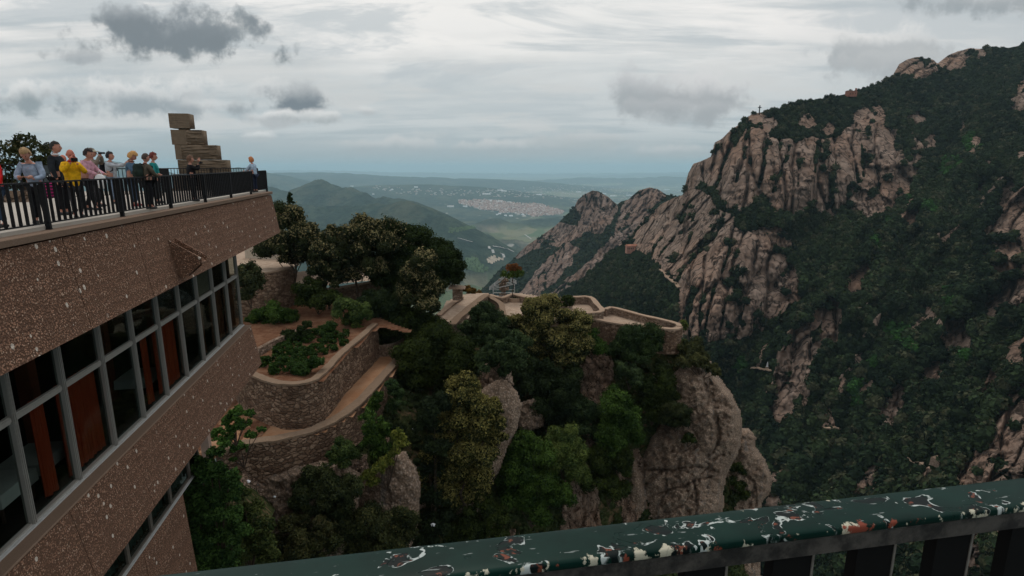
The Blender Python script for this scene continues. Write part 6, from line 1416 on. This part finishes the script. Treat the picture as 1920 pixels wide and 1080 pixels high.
def person(label, px, Yp, H, face, top, legs, shoes=(.02, .02, .02), hair=(.05, .03, .02), hk='short', lean=0., nod=0., turn=0.,
           armR=None, armL=None, skin=None, coat=.88, stride=0., hemw=1.0, collar=None, girth=1., name='person', group=None):
    """face: heading in degrees, 0 = away from the camera, -90 = to the right of the photo"""
    girth *= 1.14; k = H/1.75; skin = skin or SKIN
    x = float(P(px, 313, Yp)[0]); root = tag(empty(name, (x, Yp, FZ), math.radians(face)), label, 'person', group)
    aR = armR or ((.25, .02, 1.13), (.25, .10, .88)); aL = armL or ((-.25, .02, 1.13), (-.25, .10, .88))
    hip = (0, 0, .95)
    def up(p): return tuple(rotx([p], -lean, hip)[0])
    gt = girth
    J = [(0, 0, .95, .13*gt), (*up((0, .01, 1.10)), .125*gt), (*up((0, .0, 1.28)), .14*gt), (*up((0, -.01, 1.42)), .10), (*up((0, 0, 1.50)), .055), (*up((0, .02, 1.56)), .052)]
    sh = .165
    def arm(s_, A): return [(*up((s_*sh, -.01, 1.405)), .062), (*A[0], .045), (*A[1], .030)]
    J += arm(1, aR)+arm(-1, aL)
    st = stride
    J += [(.09, 0, .88, .09), (.10, .05+st*.5, .49, .058), (.11, st, .09, .042), (.115, st+.13, .035, .032), (-.09, 0, .88, .09), (-.10, .04-st*.35, .49, .058), (-.11, -st, .09, .042), (-.115, -st+.13, .035, .032)]
    Ed = [(0, 1), (1, 2), (2, 3), (3, 4), (4, 5), (2, 6), (6, 7), (7, 8), (2, 9), (9, 10), (10, 11), (0, 12), (12, 13), (13, 14), (14, 15), (0, 16), (16, 17), (17, 18), (18, 19)]
    V, F = skinmesh('body', J, Ed)
    mb = MB(); mb.add(V*k, F)
    # head with brow, nose, lips, chin and ears
    hv, hf = sphere(); h = hv.copy(); fr = hv[:, 1] > 0
    h[:, 0] *= .076; h[:, 1] *= .096; h[:, 2] *= .118
    low = np.clip(-hv[:, 2], 0, 1); h[:, 0] *= 1-.28*low; h[:, 1] += np.where(fr, .012*low, -.018*low*0)
    ns = np.exp(-((hv[:, 0]/.16)**2+((hv[:, 2]+.12)/.22)**2))*fr; h[:, 1] += .026*ns
    es = np.exp(-(((np.abs(hv[:, 0])-.38)/.17)**2+((hv[:, 2]-.08)/.12)**2))*fr; h[:, 1] -= .010*es
    li = np.exp(-((hv[:, 0]/.3)**2+((hv[:, 2]+.50)/.08)**2))*fr; h[:, 1] += .007*li
    hc = np.array(up((0, .035, 1.665)))
    def hd(V_): return rotz(rotx(np.asarray(V_)*1.12, -nod-lean*.5), turn)+hc
    mb.add(hd(h)*k, hf)
    for s_ in (-1, 1):
        ev = hv*np.array([.012, .022, .032])+np.array([s_*.076, -.005, -.005]); mb.add(hd(ev)*k, hf)
        # hand: palm, four fingers and a thumb
        w_ = np.array((aR if s_ > 0 else aL)[1]); e_ = np.array((aR if s_ > 0 else aL)[0]); d = (w_-e_)/np.linalg.norm(w_-e_)
        sd_ = np.cross(d, (0, 0, 1) if abs(d[2]) < .8 else (0, 1, 0)); sd_ /= np.linalg.norm(sd_); n_ = np.cross(sd_, d)
        mb.tube([w_-d*.01, w_+d*.04, w_+d*.085], [.03, .04, .034], 8)
        for q, (o_, L_) in enumerate([(-.028, .062), (-.009, .072), (.010, .068), (.028, .052)]):
            b_ = w_+d*.08+sd_*o_; mb.tube([b_, b_+d*L_*.5+n_*.006, b_+d*L_*.8+n_*.024, b_+d*L_*.85+n_*.042], [.010, .0095, .0085, .006], 6)
        b_ = w_+d*.03-sd_*s_*.03; mb.tube([b_, b_+d*.03-sd_*s_*.025+n_*.01, b_+d*.055-sd_*s_*.028+n_*.025], [.013, .011, .008], 6)
    mb.build('body', skin, root, True)
    mb = MB()
    for s_ in (-1, 1): mb.add(hd(hv*.0105+np.array([s_*.030, .086, .010]))*k, hf)
    mb.build('eyes', M_eye, root, True)
    # clothing
    g2 = 1.0+.0
    T = [(0, 0, coat, .150*gt*hemw), (*up((0, 0, .98)), .150*gt), (*up((0, .01, 1.12)), .148*gt), (*up((0, 0, 1.29)), .163*gt), (*up((0, -.01, 1.41)), .122), (*up((0, -.005, 1.475)), .078)]
    def sl(s_, A):
        w1 = np.array(A[0]); w2 = np.array(A[1]); return [(*up((s_*(sh+.008), -.01, 1.405)), .082), (*A[0], .070), (*(w1+(w2-w1)*.93), .046)]
    T += sl(1, aR)+sl(-1, aL)
    V, F = skinmesh('top', T, [(0, 1), (1, 2), (2, 3), (3, 4), (4, 5), (3, 6), (6, 7), (7, 8), (3, 9), (9, 10), (10, 11)])
    V = V+.010*np.stack([fbm(V[:, 0]*9, V[:, 1]*9, V[:, 2]*9, 3, 3)*1.6, fbm(V[:, 0]*9, V[:, 1]*9, V[:, 2]*9, 3, 5)*1.6, 0*V[:, 0]], -1)
    MB().add(V*k, F).build('jacket', top, root, True)
    Lg = [(0, 0, .95, .140*gt), (.09, 0, .86, .105), (.10, .05+st*.5, .49, .076), (.11, st, .12, .062), (-.09, 0, .86, .105), (-.10, .04-st*.35, .49, .076), (-.11, -st, .12, .062)]
    V, F = skinmesh('trousers', Lg, [(0, 1), (1, 2), (2, 3), (0, 4), (4, 5), (5, 6)]); MB().add(V*k, F).build('trousers', legs, root, True)
    mb = MB()
    for (fx, fy) in ((.112, st), (-.112, -st)): q = hv*np.array([.048, .135, .055]); q[:, 2] = np.maximum(q[:, 2], -.035); mb.add((q+np.array([fx, fy+.055, .036]))*k, hf)
    mb.build('shoes', plain('shoe %.2f' % shoes[0], shoes, .5), root, True)
    if collar: V = hv*np.array([.085, .085, .03])+np.array(up((0, .005, 1.49))); MB().add(V*k, hf).build('collar', collar, root, True)
    if hk != 'bald':
        hr = hv.copy(); nz = fbm(hv[:, 0]*4, hv[:, 1]*4, hv[:, 2]*4, 3, 2)
        thick = {'short': 1.10, 'full': 1.24, 'curly': 1.36, 'bob': 1.26, 'fringe': 1.12}[hk]
        amp = .26 if hk in ('curly', 'full') else .13
        hr = hr*np.array([.078, .098, .120])*(thick+amp*nz)[:, None]; hr[:, 1] -= .012; hr[:, 2] += .008
        lim = {'short': -.10, 'full': -.25, 'curly': -.35, 'bob': -.7, 'fringe': .15}[hk]
        keep = [f for f in hf if not (np.mean([hv[i][1] for i in f]) > .25 and np.mean([hv[i][2] for i in f]) < (.42 if hk != 'fringe' else .7)) and np.mean([hv[i][2] for i in f]) > lim-(.25 if np.mean([hv[i][1] for i in f]) < -.2 else 0)]
        MB().add(hd(hr)*k, keep).build('hair', plain('hair %.2f %.2f' % hair[:2], hair, .7, .3, .3, 30.), root, True)
    def world(p): q = rotz([np.array(p)*k], math.radians(face))[0]; return (x+q[0], Yp+q[1], FZ+q[2])
    return root, world, up, k, hd
cl = lambda n, c: plain('cloth '+n, c, .9, .1, .35, 9., bump=.03)
C_blk, C_dark, C_jean, C_ljean, C_navy = cl('black', (.012, .012, .014)), cl('charcoal', (.03, .03, .033)), cl('dark denim', (.035, .055, .09)), cl('pale denim', (.16, .21, .29)), cl('navy', (.02, .025, .045))
def strap_pack(label, person_ret, face, col, zc=1.22, s=(.30, .17, .42), cat='backpack'):
    root_, world, up, k, hd = person_ret
    c = world(up((0, -.24, zc))); r = tag(empty(cat, c, math.radians(face)), label, cat)
    v, f = sphere(14, 10); q = np.sign(v)*np.abs(v)**.6*np.array(s)/2; MB().add(q, f).build('bag', col, r, True)
    MB().add(q*np.array([.75, .5, .45])+np.array([0, -s[1]*.42, -s[2]*.14]), f).build('pocket', col, r, True)
    mb = MB()
    for sx in (-1, 1): mb.tube([(sx*.09, .05, s[2]*.42), (sx*.13, .16, s[2]*.5), (sx*.14, .36, s[2]*.30), (sx*.15, .36, -.05), (sx*.14, .10, -s[2]*.4)], .018, 6)
    mb.build('strap', C_blk, r, True)
def gadget(label, cat, loc, face, size, col, lens=True):
    r = tag(empty(cat.replace(' ', '_'), loc, math.radians(face)), label, cat)
    MB().box((0, 0, 0), size).build('case', col, r)
    if lens: mb = MB(); mb.tube([(0, size[1]/2, 0), (0, size[1]/2+.05, 0)], .03, 12); mb.build('lens', M_iron, r)
    else: mb = MB(); mb.box((0, -size[1]/2-.002, 0), (size[0]*.88, .003, size[2]*.84)); mb.build('screen', plain('phone screen', (.05, .07, .09), .15, .5), r)
# 1 leaning woman
p1 = person('fair-haired woman in a pale blue jacket leaning on the railing and looking down', 62, 13.05, 1.66, 197, cl('pale blue', (.27, .33, .42)), C_blk, hair=(.30, .19, .09), hk='full', lean=.32, nod=.45, armR=((.27, .22, 1.12), (.12, .42, 1.06)), armL=((-.27, .22, 1.12), (-.12, .42, 1.06)), coat=.84)
q = p1[1]((-.30, .18, .80)); r = tag(empty('striped_bag', q), 'magenta striped bag hanging behind the railing beside the leaning woman', 'bag')
v, f = sphere(14, 12); MB().add(np.sign(v)*np.abs(v)**.6*np.array([.13, .08, .19]), f).build('bag', mat('magenta stripes', lambda g: g.out(g.bsdf(g.mix(g.sm(g.m('SINE', g.m('MULTIPLY', g.n('ShaderNodeSeparateXYZ', i0=g.coord()).outputs[2], 90.)), -.2, .2), (.05, .01, .03), (.50, .02, .17)), .8))), r, True)
mb = MB(); mb.tube([(-.08, 0, .16), (-.05, 0, .36), (.05, 0, .36), (.08, 0, .16)], .012, 6); mb.build('handle', C_blk, r, True)
# 2 man in yellow
p2 = person('bald man in a bright yellow coat holding a camera to his face at the railing', 133, 14.5, 1.66, 232, cl('yellow', (.66, .36, .012)), C_dark, hk='bald', skin=SKIN_RED, lean=.10, nod=.30, armR=((.26, .20, 1.22), (.06, .30, 1.46)), armL=((-.27, .16, 1.18), (-.06, .30, 1.44)), coat=.72, hemw=1.12, stride=.16, girth=1.18, collar=cl('red', (.45, .03, .015)))
gadget('small black camera held up by the bald man in the yellow coat', 'camera', p2[1]((0, .36, 1.52)), 232, (.13, .06, .09), M_iron)
# 3 man in dark suit
p3 = person('tall dark-haired man in a dark suit jacket and white collar behind the man in yellow', 106, 15.4, 1.87, -78, cl('suit', (.018, .022, .026)), C_blk, hair=(.02, .018, .015), lean=.03, collar=M_white, coat=.80)
# 4
p4 = person('bald ruddy-faced man mostly hidden behind the yellow coat', 119, 16.7, 1.57, -110, cl('white shirt', (.55, .55, .56)), C_dark, hk='bald', skin=SKIN_RED, nod=.1)
# 5 pink
p5 = person('dark-haired woman in a pale pink jacket walking with a white bag', 160, 17.1, 1.74, -84, cl('pale pink', (.50, .27, .32)), C_blk, hair=(.02, .012, .012), hk='full', lean=.16, stride=.18, nod=.1, armR=((.24, .16, 1.16), (.16, .42, 1.05)), armL=((-.24, .20, 1.16), (-.14, .44, 1.06)), coat=.86)
q = p5[1]((.16, .46, .86)); v, f = sphere(14, 12); vv = v*np.array([.17, .10, .22])*(1+.15*fbm(v[:, 0]*3, v[:, 1]*3, v[:, 2]*3, 3, 4))[:, None]
r = tag(empty('shopping_bag', q), 'white carrier bag in the hand of the woman in pink', 'bag'); MB().add(vv, f).build('bag', M_white, r, True); mb = MB(); mb.tube([(-.07, 0, .2), (0, 0, .32), (.07, 0, .2)], .01, 6); mb.build('handle', M_white, r, True)
# 6 cap man
p6 = person('man in a beige cap and taupe jacket raising binoculars to his eyes', 174, 18.6, 1.80, -72, cl('taupe', (.17, .14, .11)), C_dark, hk='short', hair=(.1, .08, .06), nod=-.05, armR=((.27, .20, 1.34), (.05, .24, 1.60)), armL=((-.27, .20, 1.34), (-.05, .24, 1.60)))
gadget('black binoculars raised by the man in the beige cap', 'binoculars', p6[1]((0, .27, 1.66)), -72, (.12, .12, .06), M_iron)
kk = p6[3]; v, f = sphere(16, 12); cap = MB(); hvv = v[:, 2] > -.05
capv = v*np.array([.088, .108, .105]); capv[:, 2] = np.maximum(capv[:, 2], .018)+.012; cap.add(p6[4](capv)*kk, f)
brim = v*np.array([.075, .075, .010])+np.array([0, .12, .03]); cap.add(p6[4](brim)*kk, f); cap.build('cap', cl('beige', (.42, .38, .29)), p6[0], True)
# 7 phone woman
p7 = person('woman in a white and grey jacket holding a phone out at arm length', 207, 20.2, 1.72, -82, cl('pale grey', (.36, .38, .41)), C_ljean, hair=(.015, .012, .012), hk='full', lean=.02, nod=-.1, armR=((.22, .30, 1.30), (.08, .56, 1.42)), armL=((-.22, .30, 1.32), (-.05, .58, 1.46)), coat=.84)
strap_pack('black backpack on the woman holding out a phone', p7, -82, C_blk)
gadget('phone held out by the woman in the white and grey jacket', 'phone', p7[1]((0, .66, 1.53)), -82, (.14, .012, .075), M_iron, False)
# 8 denim woman
p8 = person('woman with curly blond hair in a blue denim jacket looking down', 243, 18.9, 1.70, -76, cl('denim', (.075, .13, .19)), C_jean, hair=(.50, .27, .09), hk='curly', lean=.14, nod=.55, armR=((.22, .14, 1.16), (.12, .32, 1.02)), armL=((-.22, .14, 1.16), (-.1, .32, 1.02)), collar=cl('brown scarf', (.16, .07, .045)), shoes=(.25, .03, .03))
# 9 teal
p9 = person('woman with dark red hair in a teal jacket beside the man with the dark backpack', 288, 20.4, 1.70, -66, cl('teal', (.02, .20, .19)), C_dark, hair=(.13, .025, .018), hk='full', nod=.1)
# 10 man with pack
p10 = person('grey-brown haired man in an olive brown jacket seen from behind at the railing', 271, 17.6, 1.62, -28, cl('olive brown', (.085, .07, .05)), C_blk, hair=(.06, .04, .03), hk='short', nod=.15, lean=.06, girth=1.12, armR=((.27, .12, 1.14), (.14, .32, 1.05)), armL=((-.27, .12, 1.14), (-.14, .32, 1.05)))
strap_pack('dark green backpack on the man seen from behind at the railing', p10, -28, cl('dark green', (.02, .03, .024)), s=(.32, .2, .46))
# 11
p11 = person('person in long black coat raising a camera in front of the stone sculpture', 357, 21.6, 1.62, -48, C_blk, C_blk, hair=(.12, .06, .035), hk='full', armR=((.26, .22, 1.26), (.06, .30, 1.48)), armL=((-.26, .22, 1.26), (-.06, .30, 1.48)), coat=.55, hemw=1.25)
gadget('camera raised by the person in the long black coat', 'camera', p11[1]((0, .37, 1.54)), -48, (.12, .06, .08), M_iron)
# 12
p12 = person('woman with orange hair in a pale blue jacket at the far corner of the terrace', 475, 29.6, 1.70, 75, cl('light blue', (.33, .42, .52)), C_navy, hair=(.42, .15, .05), hk='curly', lean=.12, armR=((.25, .22, 1.16), (.14, .44, 1.08)), armL=((-.25, .22, 1.16), (-.14, .44, 1.08)))
# 13
p13 = person('person in a red jacket just cut off by the left edge beside the railing', -16, 12.2, 1.60, 160, cl('bright red', (.5, .02, .02)), C_jean, hk='short', coat=.70)
